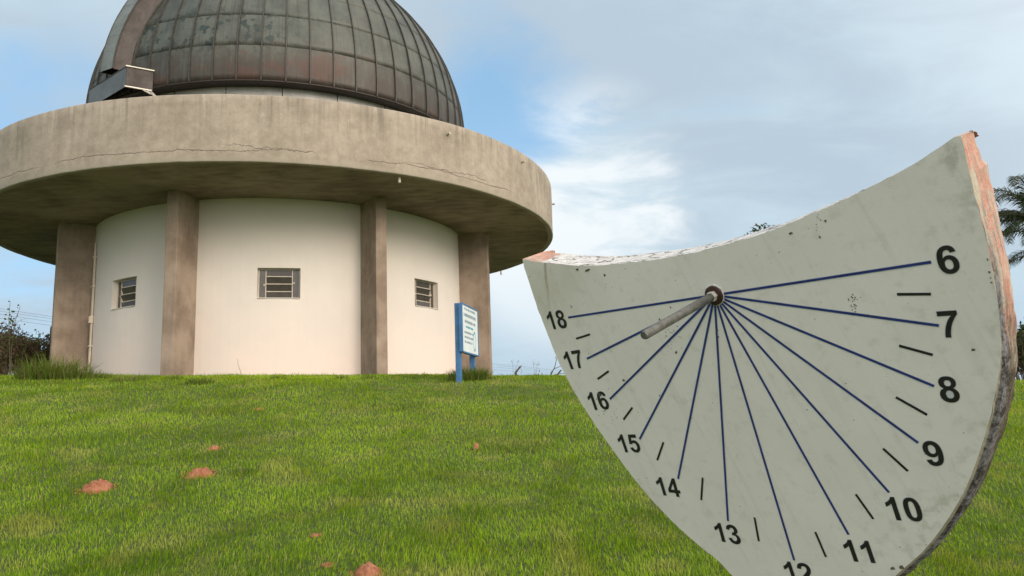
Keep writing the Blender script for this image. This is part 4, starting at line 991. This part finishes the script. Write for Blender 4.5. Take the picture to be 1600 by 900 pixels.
HEDG = leafmat('hedge_leaf', (.018, .030, .012), (.055, .085, .028), (.06, .045, .025), .2, .6)
for k, (u, vt, y, w_) in enumerate(((1612, 520, 17.5, 2.2), (1700, 540, 18.5, 3.))):
    q = at(u, vt, y); thicket('dark_bush', q.x, y, w_, q.z-float(terrain(q.x, y)), ('dark bush at the foot of the palm behind the sundial rim', 'dark bush right of the palm, beyond the picture edge')[k], 40+k, 90, 6000, HEDG)

# ------------------------------------------------------------------ wire fence
POSTM = plain('fence_post_concrete', (.075, .065, .060), .9, 0, .25, 8, .004)
WIRE = plain('fence_wire', (.10, .09, .085), .7, .4, .2, 10, 0)
FA = at(78, 590, 20.5); FB = at(806, 590, 32.0); fdir = Vector((FB.x-FA.x, FB.y-FA.y, 0)); nseg = 7; st = fdir/nseg
FE = empty('wire_fence', (FA.x, FA.y, float(terrain(FA.x, FA.y)))); tag(FE, 'barbed wire fence with bent concrete posts running behind the building', 'fence')
o0 = Vector(FE.location); tops = []
ln = Vector((.93, .2, 0)).normalized()
for k in range(-3, 11):
    q = Vector((FA.x, FA.y, 0))+st*k; q.z = float(terrain(q.x, q.y)); H1 = (2.02 if k < 3 else 1.80)
    if k == 0: H1 = float(at(78, 512, 20.5).z)-q.z
    ax = q-o0; bend = ax+Vector((0, 0, H1)); tip = bend+ln*(.16 if k < 3 else .22)+Vector((0, 0, .26)); mb = MB()
    vs = []
    for c_, s_ in ((ax-Vector((0, 0, .3)), .062), (bend, .052), (tip, .040)):
        for i_, j_ in ((-1, -1), (1, -1), (1, 1), (-1, 1)): vs.append(c_+Vector((i_*s_, j_*s_, 0)))
    mb.add(vs, [(4*l+i, 4*l+(i+1) % 4, 4*l+4+(i+1) % 4, 4*l+4+i) for l in range(2) for i in range(4)]+[(8, 9, 10, 11)])
    mb.build('post', POSTM, FE, bevel=.008); tops.append((ax, bend, tip))
for f_ in (-1, -.45, .15, .5, .78, .98):
    mb = MB()
    pts = []
    for i, (a, b_, t_) in enumerate(tops):
        p_ = (b_.lerp(t_, max(f_, 0)) if f_ > 0 else b_+Vector((0, 0, f_)))
        if pts: pts.append((pts[-1]+p_)/2-Vector((0, 0, .03)))
        pts.append(p_+Vector((0, -.05, 0)))
    mb.tube(pts, .0028, 4).build('wire', WIRE, FE)

# ------------------------------------------------------------------ palm and trees
FROND = leafmat('palm_leaflet', (.014, .030, .012), (.060, .090, .035), (.10, .09, .045), .25, .45)
BARK = plain('palm_bark', (.16, .13, .10), .9, 0, .3, 5, .01)
def palm(x, y, zc_, fl_, nf, label, seed, R_=.13, extra=()):
    r = random.Random(seed); z0 = float(terrain(x, y)); o = empty('palm_tree', (x, y, z0)); tag(o, label, 'palm tree')
    H_ = zc_-z0; mb = MB().tube([(0, 0, -.1), (.03, 0, H_*.4), (.0, .03, H_*.8), (0, 0, H_)], [R_*1.35, R_, R_*.9, R_*.7], 12)
    mb.build('trunk', BARK, o, smooth=True)
    for k in range(nf):
        if k < len(extra): az_, el_ = extra[k]
        else: az_ = 2*pi*k/nf*1.0+r.uniform(-.2, .2)+k*2.4; el_ = rad(r.uniform(5, 78))
        Lf = fl_*r.uniform(.85, 1.1); hd = Vector((cos(az_), sin(az_), 0)); pts = []; p_ = Vector((0, 0, H_)); e_ = el_; ns = 12
        for i in range(ns+1):
            pts.append(p_.copy()); p_ = p_+(hd*cos(e_)+Vector((0, 0, sin(e_))))*(Lf/ns); e_ -= rad(5.5+i*1.15)*(1.1 if el_ > .6 else .8)
        rach = MB().tube(pts, [.022*(1-.8*i/ns) for i in range(ns+1)], 5).build('frond', STEM, o)
        sd = Vector((-hd.y, hd.x, 0)); V = []; F_ = []; T_ = []
        for i in range(8, ns*9):
            f_ = i/9; a = int(f_); q = pts[a].lerp(pts[min(a+1, ns)], f_-a); tg = (pts[min(a+1, ns)]-pts[a]).normalized() if a < ns else tg
            for s_ in (-1, 1):
                ln_ = fl_*.17*(sin(pi*min(.98, (f_/ns)**.75))**.6+.12)*r.uniform(.8, 1.1)
                d_ = (sd*s_*r.uniform(.6, 1.)+tg*.75+Vector((0, 0, r.uniform(-.35, .35)))).normalized(); m_ = q+d_*ln_*.5; e2 = q+d_*ln_*.93+Vector((0, 0, -.34*ln_))
                wv = tg*.010*fl_/2.2; b_ = len(V)
                V += [q-wv*.7, q+wv*.7, m_+wv, m_-wv, e2]; F_ += [(b_, b_+1, b_+2), (b_, b_+2, b_+3), (b_+3, b_+2, b_+4)]; T_ += [r.uniform(.1, .9)]*5
        me = npmesh('leaflets', [tuple(v_) for v_ in V], F_, FROND, False, {'tone': T_, 'dry': [0.1]*len(T_)}); ob = link('leaflets', me, rach); ob['kind'] = 'stuff'
    return o
pc = at(1620, 345, 17.0)
palm(pc.x, 17.0, pc.z, 1.95, 16, 'feathery palm behind the right rim of the sundial', 3, extra=((pi-.1, rad(74)), (pi+.35, rad(58)), (pi-.5, rad(35)), (pi+.7, rad(78)), (pi, rad(12)), (-pi/2, rad(70))))
pc = at(1655, 400, 19.0)
palm(pc.x, 19.0, pc.z, 2.1, 18, 'second palm farther right, beyond the picture edge', 8)
TREEL = leafmat('tree_leaf', (.016, .030, .010), (.060, .090, .030), (.07, .06, .03), .2, .55)
TBARK = plain('tree_bark', (.13, .10, .075), .9, 0, .3, 5, .01)
def tree(x, y, ztop_, cw, ch_, label, seed, nl=14000):
    r = np.random.RandomState(seed); z0 = float(terrain(x, y)); o = empty('broadleaf_tree', (x, y, z0)); tag(o, label, 'tree'); H_ = ztop_-z0
    cz = H_-ch_/2; mb = MB().tube([(0, 0, -.2), (.1, 0, cz*.4), (0, .1, cz*.8), (.05, 0, H_-ch_*.35)], [.28, .22, .16, .06], 10)
    cl = []
    for i in range(26):
        d_ = r.normal(0, 1, 3); d_ /= np.linalg.norm(d_); k = r.uniform(.55, .95); c_ = np.array([d_[0]*cw/2*k, d_[1]*cw/2*k, cz+d_[2]*ch_/2*k]); cl.append(c_)
        mb.tube([(0, 0, cz*.75+.1*i/26*cz), tuple(c_*np.array([.5, .5, 1])-np.array([0, 0, .4])), tuple(c_)], [.07, .045, .015], 5, False)
    mb.build('trunk', TBARK, o)
    cl = np.array(cl); c = cl[r.randint(0, len(cl), nl)]; off_ = r.normal(0, 1, (nl, 3)); off_ /= np.linalg.norm(off_, axis=1)[:, None]; rr = (cw*.21)*r.rand(nl)[:, None]**.4
    c = c+off_*rr*np.array([1, 1, .75]); d1 = r.normal(0, 1, (nl, 3)); d1 /= np.linalg.norm(d1, axis=1)[:, None]; d2 = np.cross(d1, off_); d2 /= np.linalg.norm(d2, axis=1)[:, None]+1e-6
    s = r.uniform(.07, .15, nl)[:, None]; V = np.stack([c-d1*s, c+d2*s*.5, c+d1*s, c-d2*s*.5], 1).reshape(-1, 3)
    me = npmesh('crown', V, np.arange(nl*4).reshape(-1, 4), TREEL, False, {'tone': np.repeat(r.rand(nl), 4), 'dry': np.repeat((r.rand(nl) < .15)*.8, 4)})
    link('crown', me, o); return o
q = at(1177, 360, 40.); tree(q.x, 40., q.z-.14, 5.2, 5.0, 'distant tree whose crown just tops the sundial edge', 5)
q = at(1690, 470, 34.); tree(q.x, 34., q.z, 6., 5., 'distant dark tree right of the palms, beyond the picture edge', 6)
